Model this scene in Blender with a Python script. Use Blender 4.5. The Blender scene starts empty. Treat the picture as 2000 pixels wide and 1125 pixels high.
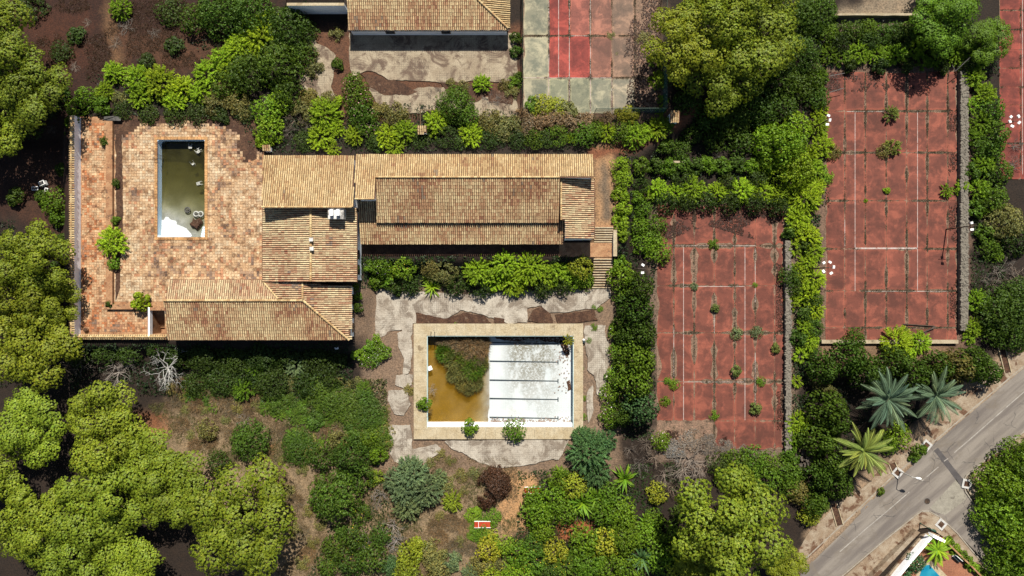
import bpy, math, random
import numpy as np
from mathutils import Vector

# ------------------------------------------------------------------ camera, sky, sun, exposure
scene = bpy.context.scene
H, S = 93.0, 14.35                      # camera height (m), photo pixels per metre on the z = 0 plane
cam_d = bpy.data.cameras.new('camera'); cam = bpy.data.objects.new('camera', cam_d)
scene.collection.objects.link(cam); scene.camera = cam
cam.location = (0, 0, H); cam.rotation_euler = (0, 0, 0)
cam_d.sensor_width = 36.0; cam_d.lens = 36.0 * H / (2000 / S); cam_d.clip_end = 3000; cam_d.clip_start = 0.5
SUN_EL, SUN_AZ = math.radians(50), math.radians(8)
world = bpy.data.worlds.new('World'); scene.world = world; world.use_nodes = True
wn = world.node_tree.nodes; wl = world.node_tree.links; wn.clear()
sky = wn.new('ShaderNodeTexSky'); sky.sky_type = 'NISHITA'; sky.sun_disc = False
sky.sun_elevation = SUN_EL; sky.sun_rotation = SUN_AZ
bg = wn.new('ShaderNodeBackground'); bg.inputs['Strength'].default_value = 0.05
wo = wn.new('ShaderNodeOutputWorld'); wl.new(sky.outputs[0], bg.inputs[0]); wl.new(bg.outputs[0], wo.inputs[0])
sd = bpy.data.lights.new('sun', 'SUN'); sd.energy = 5.0; sd.angle = math.radians(0.5); sd.color = (1.0, 0.95, 0.86)
sun = bpy.data.objects.new('sun', sd); scene.collection.objects.link(sun)
dvec = Vector((-math.sin(SUN_AZ) * math.cos(SUN_EL), -math.cos(SUN_AZ) * math.cos(SUN_EL), -math.sin(SUN_EL)))
sun.rotation_euler = dvec.to_track_quat('-Z', 'Y').to_euler(); sun.location = (0, 40, 60)
scene.view_settings.view_transform = 'Standard'; scene.view_settings.look = 'None'
scene.view_settings.gamma = 1.0; scene.view_settings.use_curve_mapping = False
scene.view_settings.exposure = 0.95

# ------------------------------------------------------------------ helpers
C = scene.collection
rng = np.random.default_rng(7); random.seed(7)
UP = 2.2                                # level of the house, its terrace and the yard behind it

def W(px, py, z=0.0):
    k = (H - z) / H / S
    return ((px - 1000) * k, (562.5 - py) * k, z)

def lin(v):
    v /= 255.0
    return v / 12.92 if v <= 0.04045 else ((v + 0.055) / 1.055) ** 2.4
GAIN = 2.65
def c(r, g, b, m=1.0):                  # base colour of a surface seen in full sun as r, g, b
    return tuple(lin(v) / GAIN * m for v in (r, g, b))

def vnoise(x, y, seed=0):
    x = np.asarray(x, float); y = np.asarray(y, float)
    xi = np.floor(x).astype(np.int64); yi = np.floor(y).astype(np.int64)
    fx = x - xi; fy = y - yi; fx = fx * fx * (3 - 2 * fx); fy = fy * fy * (3 - 2 * fy)
    def h(i, j):
        n = (i * 374761393 + j * 668265263 + seed * 974711) & 0x7fffffff
        n = ((n ^ (n >> 13)) * 1274126177) & 0x7fffffff
        return ((n ^ (n >> 16)) & 0xffff) / 65535.0
    a = h(xi, yi) * (1 - fx) + h(xi + 1, yi) * fx
    b = h(xi, yi + 1) * (1 - fx) + h(xi + 1, yi + 1) * fx
    return a * (1 - fy) + b * fy
def fbm(x, y, seed=0, o=4):
    r = 0; a = 0.5; t = 0
    for i in range(o):
        r = r + a * vnoise(np.asarray(x) * 2 ** i, np.asarray(y) * 2 ** i, seed + i); t += a; a *= .5
    return r / t
def pip(poly, X, Y):
    inside = np.zeros(np.shape(X), bool); n = len(poly); j = n - 1
    for i in range(n):
        xi, yi = poly[i][:2]; xj, yj = poly[j][:2]
        if yi != yj:
            inside ^= ((yi > Y) != (yj > Y)) & (X < (xj - xi) * (Y - yi) / (yj - yi) + xi)
        j = i
    return inside
def pdist(poly, X, Y, closed=True):
    d = np.full(np.shape(X), 1e9); n = len(poly)
    for i in range(n if closed else n - 1):
        ax, ay = poly[i][:2]; bx, by = poly[(i + 1) % n][:2]
        l2 = (bx - ax) ** 2 + (by - ay) ** 2 + 1e-9
        t = np.clip(((X - ax) * (bx - ax) + (Y - ay) * (by - ay)) / l2, 0, 1)
        d = np.minimum(d, np.hypot(X - ax - t * (bx - ax), Y - ay - t * (by - ay)))
    return d
def sstep(a, b, x):
    t = np.clip((x - a) / (b - a), 0, 1); return t * t * (3 - 2 * t)

# ------------------------------------------------------------------ materials
MATS = {}
class NT:
    def __init__(s, name):
        s.m = bpy.data.materials.new(name); s.m.use_nodes = True
        s.n = s.m.node_tree.nodes; s.l = s.m.node_tree.links
        s.b = s.n['Principled BSDF']; s.o = s.n['Material Output']; MATS[name] = s.m
        s.pos = s.n.new('ShaderNodeNewGeometry').outputs['Position']
    def put(s, inp, v):
        if hasattr(v, 'is_linked') or hasattr(v, 'links'): s.l.new(v, inp)
        elif isinstance(v, (tuple, list)) and len(v) == 3 and inp.type == 'RGBA': inp.default_value = (*v, 1)
        else: inp.default_value = v
    def noise(s, scale, detail=4, rough=.6, vec=None, dist=0):
        t = s.n.new('ShaderNodeTexNoise'); s.l.new(vec or s.pos, t.inputs['Vector'])
        t.inputs['Scale'].default_value = scale; t.inputs['Detail'].default_value = detail
        t.inputs['Roughness'].default_value = rough; t.inputs['Distortion'].default_value = dist
        return t.outputs['Fac']
    def mapr(s, v, a, b, c_=0., d=1.):
        t = s.n.new('ShaderNodeMapRange'); t.interpolation_type = 'SMOOTHSTEP'
        s.put(t.inputs[0], v)
        for i, q in enumerate((a, b, c_, d)): t.inputs[i + 1].default_value = q
        return t.outputs[0]
    def mix(s, f, a, b, mode='MIX'):
        t = s.n.new('ShaderNodeMix'); t.data_type = 'RGBA'; t.blend_type = mode
        s.put(t.inputs[0], f); s.put(t.inputs[6], a); s.put(t.inputs[7], b); return t.outputs[2]
    def math(s, op, a, b=0.):
        t = s.n.new('ShaderNodeMath'); t.operation = op; s.put(t.inputs[0], a); s.put(t.inputs[1], b); return t.outputs[0]
    def vcol(s, name='Col'):
        t = s.n.new('ShaderNodeAttribute'); t.attribute_name = name; return t.outputs['Color']
    def ocol(s): return s.n.new('ShaderNodeObjectInfo').outputs['Color']
    def orand(s): return s.n.new('ShaderNodeObjectInfo').outputs['Random']
    def bump(s, h, strength=.5, dist=.05):
        t = s.n.new('ShaderNodeBump'); t.inputs['Strength'].default_value = strength; t.inputs['Distance'].default_value = dist
        s.put(t.inputs['Height'], h); s.l.new(t.outputs[0], s.b.inputs['Normal'])
    def fin(s, col, rough=.85, spec=.25):
        s.put(s.b.inputs['Base Color'], col); s.put(s.b.inputs['Roughness'], rough)
        s.b.inputs['Specular IOR Level'].default_value = spec; return s.m

def surf(name, c1, c2, sc=1., c3=None, sc3=.4, lo=.5, hi=.6, fine=12, fa=.35, rough=.85, bump=.4, bd=.03, vc=False, oc=False, spec=.25):
    t = NT(name)
    col = t.mix(t.mapr(t.noise(sc, 5, .65), .35, .65), c1, c2)
    if c3: col = t.mix(t.mapr(t.noise(sc3, 6, .7, dist=.4), lo, hi), col, c3)
    f = t.noise(fine, 4, .7)
    g = t.mapr(f, .25, .75, 1 - fa, 1 + fa)
    gc = t.n.new('ShaderNodeCombineColor')
    for i in range(3): t.l.new(g, gc.inputs[i])
    col = t.mix(1., col, gc.outputs[0], 'MULTIPLY')
    if vc: col = t.mix(1., col, t.vcol(), 'MULTIPLY')
    if oc: col = t.mix(1., col, t.ocol(), 'MULTIPLY')
    if bump: t.bump(f, bump, bd)
    return t.fin(col, rough, spec)

def leafmat(name, trans=.3, tipmul=(1.25, 1.2, .7)):
    t = NT(name)
    col = t.mix(1., t.ocol(), t.vcol(), 'MULTIPLY')
    t.fin(col, .55, .25)
    tr = t.n.new('ShaderNodeBsdfTranslucent')
    t.l.new(t.mix(1., col, tipmul, 'MULTIPLY'), tr.inputs[0])
    mx = t.n.new('ShaderNodeMixShader'); mx.inputs[0].default_value = trans
    t.l.new(t.b.outputs[0], mx.inputs[1]); t.l.new(tr.outputs[0], mx.inputs[2]); t.l.new(mx.outputs[0], t.o.inputs[0])
leafmat('leaf', .35)
surf('bark', (.9, .9, .9), (1.2, 1.15, 1.1), 3, fine=20, fa=.4, oc=True, bump=.5)
surf('soil', (1, 1, 1), (1.25, 1.2, 1.15), .9, fine=5, fa=.5, vc=True, bump=.9, bd=.09)
surf('tile_roof', (1.26, 1.24, 1.22), (1.1, 1.08, 1.06), .5, (.84, .75, .68), .35, .54, .7, fine=8, fa=.4, vc=True, bump=.2)
surf('roof_under', c(146, 106, 80), c(118, 84, 62), 1, fine=10)  # darker brown than the tiles, shade of their channels put into the colour
surf('paving', (1.08, 1.05, 1.0), (.88, .86, .84), .6, (.5, .43, .38), .9, .5, .6, fine=7, fa=.45, vc=True, bump=.3)
surf('terracotta_plain', c(222, 172, 126), c(190, 136, 96), 1.2, c(120, 92, 74), .9, .56, .66, fine=8)
surf('white_wall', (.84, .84, .84), (.76, .76, .76), .8, (.55, .54, .52), .9, .62, .78, fine=8, fa=.12, bump=.15)
surf('chimney_white', (.5, .48, .44), (.38, .36, .33), 2, (.16, .15, .14), 1.5, .52, .65, fine=8, fa=.2)
surf('cream_wall', c(224, 206, 172), c(196, 176, 140), .9, c(140, 124, 100), .8, .58, .7, fine=8, fa=.2)
surf('slab', (1, 1, 1), (1.28, 1.22, 1.2), .8, (.66, .6, .6), .3, .5, .64, fine=7, fa=.22, oc=True, bump=.2)
surf('line_paint', c(245, 232, 224), c(222, 190, 176), 1.5, c(184, 120, 102), 1.0, .58, .68, fine=14, fa=.2)
surf('dark_paint', (.02, .03, .035), (.035, .045, .05), 2, fine=12)
def asphalt_mat():
    t = NT('asphalt')
    mp = t.n.new('ShaderNodeMapping'); mp.vector_type = 'TEXTURE'; mp.inputs['Rotation'].default_value = (0, 0, math.radians(41)); mp.inputs['Scale'].default_value = (9, 1, 1); t.l.new(t.pos, mp.inputs[0])
    col = t.mix(t.mapr(t.noise(.7, 4, .6, mp.outputs[0]), .35, .65), c(178, 167, 154), c(140, 130, 122))
    col = t.mix(t.mapr(t.noise(.3, 5, .7, dist=.5), .52, .7), col, c(150, 138, 124))
    vo = t.n.new('ShaderNodeTexVoronoi'); vo.feature = 'DISTANCE_TO_EDGE'; vo.inputs['Scale'].default_value = .33
    ad = t.n.new('ShaderNodeVectorMath'); ad.operation = 'ADD'; nz = t.n.new('ShaderNodeTexNoise'); nz.inputs['Scale'].default_value = .9; nz.inputs['Detail'].default_value = 5; t.l.new(t.pos, nz.inputs[0]); t.l.new(nz.outputs['Color'], ad.inputs[0]); t.l.new(t.pos, ad.inputs[1]); t.l.new(ad.outputs[0], vo.inputs['Vector'])
    crack = t.math('MULTIPLY', t.mapr(vo.outputs['Distance'], .0, .02, 1., 0.), t.mapr(t.noise(.2, 2), .48, .56))
    col = t.mix(t.math('MULTIPLY', crack, .7), col, (.03, .03, .03))
    f = t.noise(14, 4, .7); g = t.n.new('ShaderNodeCombineColor'); gg = t.mapr(f, .25, .75, .86, 1.14)
    for i in range(3): t.l.new(gg, g.inputs[i])
    t.bump(f, .2, .01); t.fin(t.mix(1., col, g.outputs[0], 'MULTIPLY'), .9)
asphalt_mat()
surf('asphalt_dark', c(116, 110, 108), c(100, 95, 94), 1, fine=14, fa=.2)
surf('road_concrete', c(196, 188, 170), c(172, 164, 148), .8, c(140, 132, 118), .9, .55, .65, fine=10, fa=.2)
surf('verge', c(205, 186, 160), c(176, 150, 122), .7, c(128, 94, 70), .55, .5, .6, fine=9, fa=.3, bump=.5)
surf('kerb', c(206, 196, 180), c(186, 172, 152), 1.2, fine=10, fa=.2)
surf('pale_paint', (.36, .35, .33), (.28, .27, .25), 2, fine=12, fa=.15)
surf('stone_wall', c(172, 163, 146), c(140, 131, 117), 2.5, c(120, 112, 100), 1.4, .54, .64, fine=5, fa=.4, bump=.6, bd=.05)
surf('metal', c(120, 116, 110), c(95, 92, 88), 2, fine=14, rough=.5)
surf('metal_rust', c(105, 84, 66), c(74, 60, 50), 2, fine=14, rough=.6)
surf('green_metal', c(70, 110, 90), c(58, 92, 76), 2, fine=14, rough=.5)
surf('white_plastic', (.72, .72, .7), (.6, .59, .55), 3, fine=10, fa=.15, rough=.45)
surf('old_plastic', (.34, .34, .31), (.26, .26, .23), 3, fine=10, fa=.2, rough=.6)
surf('red_plastic', c(232, 92, 48), c(200, 66, 34), 2, fine=10, fa=.2)
surf('wood', c(170, 140, 104), c(130, 104, 76), 3, fine=14)
surf('glass_dark', (.02, .025, .03), (.03, .035, .04), 1, rough=.1, bump=0, spec=.5)
surf('pool_white', (.42, .43, .42), (.36, .38, .37), .6, fine=9, fa=.12, bump=.1, rough=.5)
surf('pool_blue', (.5, .62, .7), (.42, .55, .63), 1, (.5, .56, .58), .8, .5, .7, fine=9, fa=.15)
surf('pool_pale_teal', (.5, .62, .6), (.4, .52, .5), 1, fine=9, fa=.15)
surf('coping', c(236, 218, 182), c(218, 196, 156), .9, c(170, 148, 116), .7, .56, .7, fine=7, fa=.28, bump=.3)
surf('litter', c(84, 56, 40), c(112, 80, 58), 1.1, c(140, 116, 94), 1.4, .58, .7, fine=6, fa=.6, bump=.8)
surf('rubble', c(215, 200, 190), c(170, 140, 120), 4, fine=12, fa=.4)

def concrete_scored(name, a, b, d, cell):
    t = NT(name)
    col = t.mix(t.mapr(t.noise(.5, 5, .65), .35, .65), a, b)
    col = t.mix(t.mapr(t.noise(.4, 7, .75, dist=.9), .46, .6), col, d)
    col = t.mix(t.mapr(t.noise(.8, 6, .75, dist=.8), .64, .72), col, tuple(min(.6, v * 1.5) for v in a))
    br = t.n.new('ShaderNodeTexBrick'); t.l.new(t.pos, br.inputs['Vector']); br.offset = 0; br.inputs['Scale'].default_value = 1
    br.inputs['Brick Width'].default_value = cell; br.inputs['Row Height'].default_value = cell
    br.inputs['Mortar Size'].default_value = .022; br.inputs['Mortar Smooth'].default_value = .3
    worn = t.mapr(t.noise(.45, 4, .6), .4, .6)
    line = t.math('MULTIPLY', br.outputs['Fac'], worn)
    col = t.mix(t.math('MULTIPLY', line, .42), col, (.05, .045, .04))
    f = t.noise(9, 4, .7); g = t.n.new('ShaderNodeCombineColor')
    gg = t.mapr(f, .25, .75, .72, 1.28)
    for i in range(3): t.l.new(gg, g.inputs[i])
    col = t.mix(1., col, g.outputs[0], 'MULTIPLY')
    t.bump(t.math('SUBTRACT', f, t.math('MULTIPLY', line, 1.5)), .5, .02)
    return t.fin(col, .9)
concrete_scored('patio_concrete', c(234, 222, 202), c(208, 194, 174), c(164, 148, 130), .27)
concrete_scored('yard_concrete', c(214, 196, 166), c(190, 170, 142), c(136, 114, 96), .3)
concrete_scored('neighbour_tiles', c(206, 142, 108), c(180, 118, 88), c(190, 128, 98), .33)

def pool_floor_mat():
    t = NT('pool_floor')
    col = t.mix(t.mapr(t.noise(.5, 3), .3, .7), (.42, .44, .435), (.37, .4, .4))
    st = t.n.new('ShaderNodeMapping'); st.inputs['Scale'].default_value = (.55, .3, 1); t.l.new(t.pos, st.inputs[0])
    band = t.mapr(t.noise(.9, 4, .6, vec=st.outputs[0]), .34, .5)
    speck = t.mapr(t.noise(3.8, 6, .88), .4, .52)
    sx = t.n.new('ShaderNodeSeparateXYZ'); t.l.new(t.pos, sx.inputs[0])
    side = t.mapr(sx.outputs[1], -16.8, -9, .35, 1.)
    mid = t.math('MULTIPLY', t.mapr(sx.outputs[0], -2.2, 1.), t.mapr(sx.outputs[0], 7.6, 4.5))
    f = t.math('MULTIPLY', t.math('MULTIPLY', band, speck), t.math('MULTIPLY', mid, side))
    col = t.mix(t.math('MULTIPLY', f, .95), col, (.12, .11, .075))
    br = t.n.new('ShaderNodeTexBrick'); t.l.new(t.pos, br.inputs['Vector']); br.offset = 0; br.inputs['Scale'].default_value = 1
    br.inputs['Brick Width'].default_value = .3; br.inputs['Row Height'].default_value = .3; br.inputs['Mortar Size'].default_value = .012
    col = t.mix(t.math('MULTIPLY', br.outputs['Fac'], .3), col, (.3, .3, .28))
    t.fin(col, .5)
pool_floor_mat()

def water(name, absorb, dens, surfcol, alpha, bump=.05):
    t = NT(name)
    tr = t.n.new('ShaderNodeBsdfTransparent')
    df = t.n.new('ShaderNodeBsdfDiffuse'); df.inputs[0].default_value = (*surfcol, 1)
    m1 = t.n.new('ShaderNodeMixShader')
    t.l.new(t.mapr(t.noise(.35, 5, .65), .3, .7, alpha * .6, min(1, alpha * 1.4)), m1.inputs[0])
    t.l.new(tr.outputs[0], m1.inputs[1]); t.l.new(df.outputs[0], m1.inputs[2])
    gl = t.n.new('ShaderNodeBsdfGlossy'); gl.inputs['Roughness'].default_value = .05
    bp = t.n.new('ShaderNodeBump'); bp.inputs['Strength'].default_value = bump; bp.inputs['Distance'].default_value = .03
    t.l.new(t.noise(3, 3), bp.inputs['Height']); t.l.new(bp.outputs[0], gl.inputs['Normal'])
    fr = t.n.new('ShaderNodeFresnel'); fr.inputs[0].default_value = 1.33
    m2 = t.n.new('ShaderNodeMixShader'); t.l.new(fr.outputs[0], m2.inputs[0])
    t.l.new(m1.outputs[0], m2.inputs[1]); t.l.new(gl.outputs[0], m2.inputs[2]); t.l.new(m2.outputs[0], t.o.inputs['Surface'])
    va = t.n.new('ShaderNodeVolumeAbsorption'); va.inputs['Color'].default_value = (*absorb, 1); va.inputs['Density'].default_value = dens
    t.l.new(va.outputs[0], t.o.inputs['Volume'])
    t.n.remove(t.b)
water('water_amber', (.78, .56, .03), .95, c(170, 128, 18), .45)
water('water_olive', (.56, .54, .28), 1.6, c(104, 100, 56), .35)
water('water_turquoise', (.1, .75, .9), .9, (.02, .25, .35), .15, .15)

def net_mat():
    t = NT('net'); t.fin(c(70, 130, 130), .7)
    tr = t.n.new('ShaderNodeBsdfTransparent'); mx = t.n.new('ShaderNodeMixShader'); mx.inputs[0].default_value = .45
    t.l.new(tr.outputs[0], mx.inputs[1]); t.l.new(t.b.outputs[0], mx.inputs[2]); t.l.new(mx.outputs[0], t.o.inputs[0])
net_mat()
def flat_mat(name, col, rough=.8):
    t = NT(name); t.fin(t.mix(t.mapr(t.noise(6), .3, .7), col, tuple(v * .8 for v in col)), rough)
flat_mat('flower_white', (.75, .66, .64)); flat_mat('flower_pink', (.6, .35, .33)); flat_mat('flower_yellow', c(235, 215, 60)); flat_mat('flower_magenta', c(170, 40, 130))
flat_mat('lamp_glass', (.7, .72, .74), .3)

# ------------------------------------------------------------------ mesh building
def mesh(name, V, F, mat, col=None, smooth=False):
    """V (n,3), F list/array of faces (rows of 3 or 4, or ragged lists), col (n,3) optional."""
    me = bpy.data.meshes.new(name)
    V = np.asarray(V, np.float32).reshape(-1, 3)
    if isinstance(F, np.ndarray):
        m, k = F.shape; loops = F.ravel().astype(np.int32)
        starts = np.arange(0, m * k, k, dtype=np.int32); tot = np.full(m, k, np.int32)
    else:
        m = len(F); tot = np.array([len(f) for f in F], np.int32)
        loops = np.array([i for f in F for i in f], np.int32)
        starts = np.concatenate(([0], np.cumsum(tot)[:-1])).astype(np.int32)
    me.vertices.add(len(V)); me.vertices.foreach_set('co', V.ravel())
    me.loops.add(len(loops)); me.loops.foreach_set('vertex_index', loops)
    me.polygons.add(m); me.polygons.foreach_set('loop_start', starts)
    me.polygons.foreach_set('loop_total', tot)
    me.polygons.foreach_set('use_smooth', np.full(m, bool(smooth)))
    if col is not None:
        a = me.color_attributes.new('Col', 'FLOAT_COLOR', 'POINT')
        cc = np.ones((len(V), 4), np.float32); cc[:, :3] = col; a.data.foreach_set('color', cc.ravel())
    me.update(calc_edges=True)
    if mat: me.materials.append(MATS[mat])
    return me
def link(name, me, parent=None, loc=(0, 0, 0)):
    o = bpy.data.objects.new(name, me); C.objects.link(o); o.location = loc
    if parent is not None: o.parent = parent
    return o
def tag(o, label=None, cat=None, group=None, kind=None):
    if label: o['label'] = label
    if cat: o['category'] = cat
    if group: o['group'] = group
    if kind: o['kind'] = kind
    return o
def thing(name, label, cat, loc=(0, 0, 0), rz=0, group=None):
    o = link(name, None, None, loc); o.rotation_euler = (0, 0, rz); return tag(o, label, cat, group)

class MB:                                # collects simple shapes in world space, builds one mesh
    def __init__(s): s.V = []; s.F = []; s.K = []
    def add(s, v, f, col=(1, 1, 1)):
        b = len(s.V); s.V += [tuple(q) for q in v]; s.F += [[i + b for i in q] for q in f]; s.K += [col] * len(v); return s
    def prism(s, pts, z0, z1, col=(1, 1, 1)):       # z1 a number or one per point
        n = len(pts); zz = z1 if hasattr(z1, '__len__') else [z1] * n
        v = [(p[0], p[1], z0) for p in pts] + [(p[0], p[1], z) for p, z in zip(pts, zz)]
        ar = sum(pts[i][0] * pts[(i + 1) % n][1] - pts[(i + 1) % n][0] * pts[i][1] for i in range(n))
        top = list(range(n, 2 * n)); bot = list(range(n))[::-1]
        side = [[i, (i + 1) % n, n + (i + 1) % n, n + i] for i in range(n)]
        if ar < 0: top, bot, side = top[::-1], bot[::-1], [q[::-1] for q in side]
        return s.add(v, [top, bot] + side, col)
    def box(s, x0, x1, y0, y1, z0, z1, col=(1, 1, 1)):
        return s.prism([(x0, y0), (x1, y0), (x1, y1), (x0, y1)], z0, z1, col)
    def tube(s, pts, rad, n=6, col=(1, 1, 1)):
        rings = []; pts = [Vector(p) for p in pts]
        rr = rad if hasattr(rad, '__len__') else [rad] * len(pts)
        b = len(s.V)
        for i, p in enumerate(pts):
            d = (pts[min(i + 1, len(pts) - 1)] - pts[max(i - 1, 0)]).normalized()
            a = d.orthogonal().normalized() if i == 0 else (a - d * a.dot(d)).normalized()
            e = d.cross(a)
            for k in range(n):
                t = 2 * math.pi * k / n; s.V.append(tuple(p + (a * math.cos(t) + e * math.sin(t)) * rr[i])); s.K.append(col)
        for i in range(len(pts) - 1):
            for k in range(n):
                s.F.append([b + i * n + k, b + i * n + (k + 1) % n, b + (i + 1) * n + (k + 1) % n, b + (i + 1) * n + k])
        s.F.append([b + k for k in range(n)][::-1]); s.F.append([b + (len(pts) - 1) * n + k for k in range(n)]); return s
    def build(s, name, mat, parent=None, vc=False, smooth=False):
        o = np.array(parent.location) if parent is not None else np.zeros(3)
        if parent is not None and parent.parent is not None: o = o + np.array(parent.parent.location)
        return link(name, mesh(name, np.array(s.V) - o, s.F, mat, np.array(s.K) if vc else None, smooth), parent)

def rect(x0, y0, x1, y1, z=0.):          # pixel rectangle -> world x0, x1, y0, y1
    a = W(x0, y1, z); b = W(x1, y0, z); return a[0], b[0], a[1], b[1]
def PX(poly, z=0.): return [W(x, y, z)[:2] for x, y in poly]
def ragged(pts, amp, step=.35, seed=0, closed=True):
    out = []; n = len(pts)
    for i in range(n if closed else n - 1):
        a = np.array(pts[i][:2]); b = np.array(pts[(i + 1) % n][:2]); L = np.hypot(*(b - a)); k = max(1, int(L / step))
        nrm = np.array([b[1] - a[1], a[0] - b[0]]) / (L + 1e-9)
        for j in range(k):
            p = a + (b - a) * j / k
            w = (fbm(p[0] * .8, p[1] * .8, seed, 4) - .5) * 2 * amp
            out.append(tuple(p + nrm * w + (rng.random(2) - .5) * amp * .25))
    return out
def sheet(name, poly, z, th, mat, amp=0., kind=None, parent=None, zpix=None, seed=0, step=.35):
    pts = PX(poly, z if zpix is None else zpix)
    if amp: pts = ragged(pts, amp, step, seed)
    o = MB().prism(pts, z - th, z).build(name, mat, parent)
    if kind: o['kind'] = kind
    return o

# ------------------------------------------------------------------ terrain: one sheet, levels and soil colours
upper = PX([(-400, -300), (1345, -300), (1345, 215), (1245, 300), (1203, 480), (1150, 498), (704, 500), (694, 555), (688, 664), (140, 664), (136, 225), (-400, 225)], UP)
street = PX([(1560, 1125), (1740, 950), (2010, 700), (2500, 300), (2500, 1500), (1200, 1500)], 0)
holes = [(rect(836, 660, 1118, 827), -3.2), (rect(304, 268, 404, 466, UP), -2.6), (rect(296, 605, 324, 652, UP), -.4)]
fx = np.arange(-80, 80.01, .4); fy = np.arange(-47, 47.01, .4)
gx = np.concatenate(([-900, -400, -200, -120, -95], fx, [95, 120, 200, 400, 900]))
gy = np.concatenate(([-900, -400, -200, -100, -60], fy, [60, 100, 200, 400, 900]))
GX, GY = np.meshgrid(gx, gy)
def terr(X, Y):
    X = np.asarray(X, float); Y = np.asarray(Y, float)
    d = pdist(upper, X, Y); d = np.where(pip(upper, X, Y), 0, d)
    z = UP * (1 - sstep(0.2, 2.8, d))
    z = z + (fbm(X * .25, Y * .25, 3) - .5) * .35 * (d > 0) + (fbm(X * 1.3, Y * 1.3, 9) - .5) * .1
    z = np.where(z > UP - .25, UP - .06 + (z - UP) * .2, z)
    s = pip(street, X, Y); z = np.where(s, -.3, z)
    return z
GZ = terr(GX, GY)
flatz = [rect(1278, 392, 1548, 890), rect(1596, 130, 1890, 676), rect(1945, -80, 2200, 370), rect(760, 580, 1190, 900)]
for r in flatz:
    q = (GX > r[0]) & (GX < r[1]) & (GY > r[2]) & (GY < r[3]); GZ = np.where(q, np.minimum(GZ, -.07 + (fbm(GX, GY, 5) - .5) * .04), GZ)
for r, zz in holes:
    q = (GX > r[0] - .2) & (GX < r[1] + .2) & (GY > r[2] - .2) & (GY < r[3] + .2); GZ = np.where(q, zz, GZ)
q = pip(PX([(145, 240), (508, 240), (508, 655), (145, 655)], UP), GX, GY); GZ = np.where(q, np.minimum(GZ, UP - .45), GZ)
col = np.zeros(GX.shape + (3,)); col[:] = c(50, 38, 28)  # near-black base soil deepens the shadow in gaps between plants
def paint(poly, colr, soft=1.2, zz=0., seed=1, amt=1., closed=True, width=None):
    P = PX(poly, zz)
    n = (fbm(GX * .6, GY * .6, seed, 5) - .5) * soft * 3
    if width is None: d = np.where(pip(P, GX, GY), -1, 1) * pdist(P, GX, GY)
    else: d = pdist(P, GX, GY, False) - width
    a = (1 - sstep(-soft, soft, d + n))[..., None] * amt
    global col; col = col * (1 - a) + np.array(colr) * a
paint([(-100, -100), (560, -100), (520, 120), (180, 190), (130, 420), (-100, 430)], c(62, 36, 24), 2, UP, 2)  # dark red-brown soil with the wooded corner's shade painted in
paint([(200, 60), (480, 60), (420, 130), (230, 120)], c(98, 66, 44), 1.5, UP, 4, .8)
paint([(20, 20), (180, 20), (170, 120), (110, 170), (40, 60)], c(84, 48, 30), 1.2, UP, 24, .8)
paint([(210, 0), (215, 60), (225, 110), (250, 150)], c(128, 96, 66), .6, UP, 25, .8, False, .6)
paint([(30, 300), (120, 300), (130, 420), (120, 480), (20, 420)], c(78, 50, 34), 1.2, 0, 3)
paint([(300, 800), (480, 770), (640, 820), (770, 880), (980, 880), (1010, 1010), (1000, 1125), (560, 1180), (330, 1000)], c(156, 134, 104), 2, 0, 5)
paint([(522, 868), (538, 868), (538, 886), (522, 886)], c(206, 130, 80), .5, 0, 6, .8)
paint([(940, 905), (1050, 905), (1035, 1030), (985, 1045), (975, 960)], c(206, 160, 112), .8, 0, 7)
paint([(270, 810), (330, 800), (340, 850), (290, 860)], c(170, 112, 74), .7, 0, 8, .6)
paint([(1090, 1020), (1160, 1020), (1150, 1055), (1095, 1050)], c(170, 100, 62), .5, 0, 9)
paint([(690, 560), (1210, 560), (1215, 930), (740, 920)], c(146, 122, 100), 1.2, 0, 10)
paint([(1150, 640), (1190, 640), (1180, 860), (1140, 860)], c(150, 126, 104), .8, 0, 11)
paint([(1160, 285), (1200, 285), (1205, 480), (1160, 480)], c(190, 150, 110), .6, UP, 12)
paint([(1165, 300), (1230, 285), (1275, 262), (1320, 240), (1390, 200)], c(140, 88, 60), .5, UP, 13, 1, False, .8)
paint([(1180, 330), (1188, 420)], c(130, 112, 92), .5, UP, 14, 1, False, .7)
paint([(1270, 380), (1560, 380), (1555, 900), (1280, 900)], c(138, 116, 98), .8, 0, 15)
paint([(1590, 125), (1895, 125), (1895, 672), (1590, 672)], c(134, 108, 90), .8, 0, 16)
paint([(1640, 20), (1800, -40), (1810, 60), (1640, 60)], c(160, 142, 118), 1, 0, 17)
paint([(1600, 670), (1880, 670), (1870, 700), (1590, 740)], c(140, 112, 86), .8, 0, 18)
paint([(1540, 1125), (1600, 1010), (1740, 880), (1960, 690), (2040, 640), (2100, 700), (1800, 960), (1600, 1130)], c(176, 150, 122), 1, 0, 19)
paint([(585, 60), (1015, 60), (1015, 230), (585, 230)], c(112, 76, 54), 1, UP, 20)
paint([(1230, -80), (1300, -80), (1300, 235), (1010, 235), (1010, 205), (1240, 200)], c(150, 122, 98), 1, UP, 21)
paint([(1330, 850), (1520, 880), (1520, 910), (1330, 930)], c(128, 110, 96), .8, 0, 22)
ny, nx = GX.shape
idx = np.arange(nx * ny).reshape(ny, nx)
F = np.stack([idx[:-1, :-1], idx[:-1, 1:], idx[1:, 1:], idx[1:, :-1]], -1).reshape(-1, 4)
ground = link('ground', mesh('ground', np.stack([GX, GY, GZ], -1).reshape(-1, 3), F, 'soil', col.reshape(-1, 3), True))
ground['kind'] = 'structure'
def zg(x, y): return float(terr(np.array([x]), np.array([y]))[0])

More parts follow.
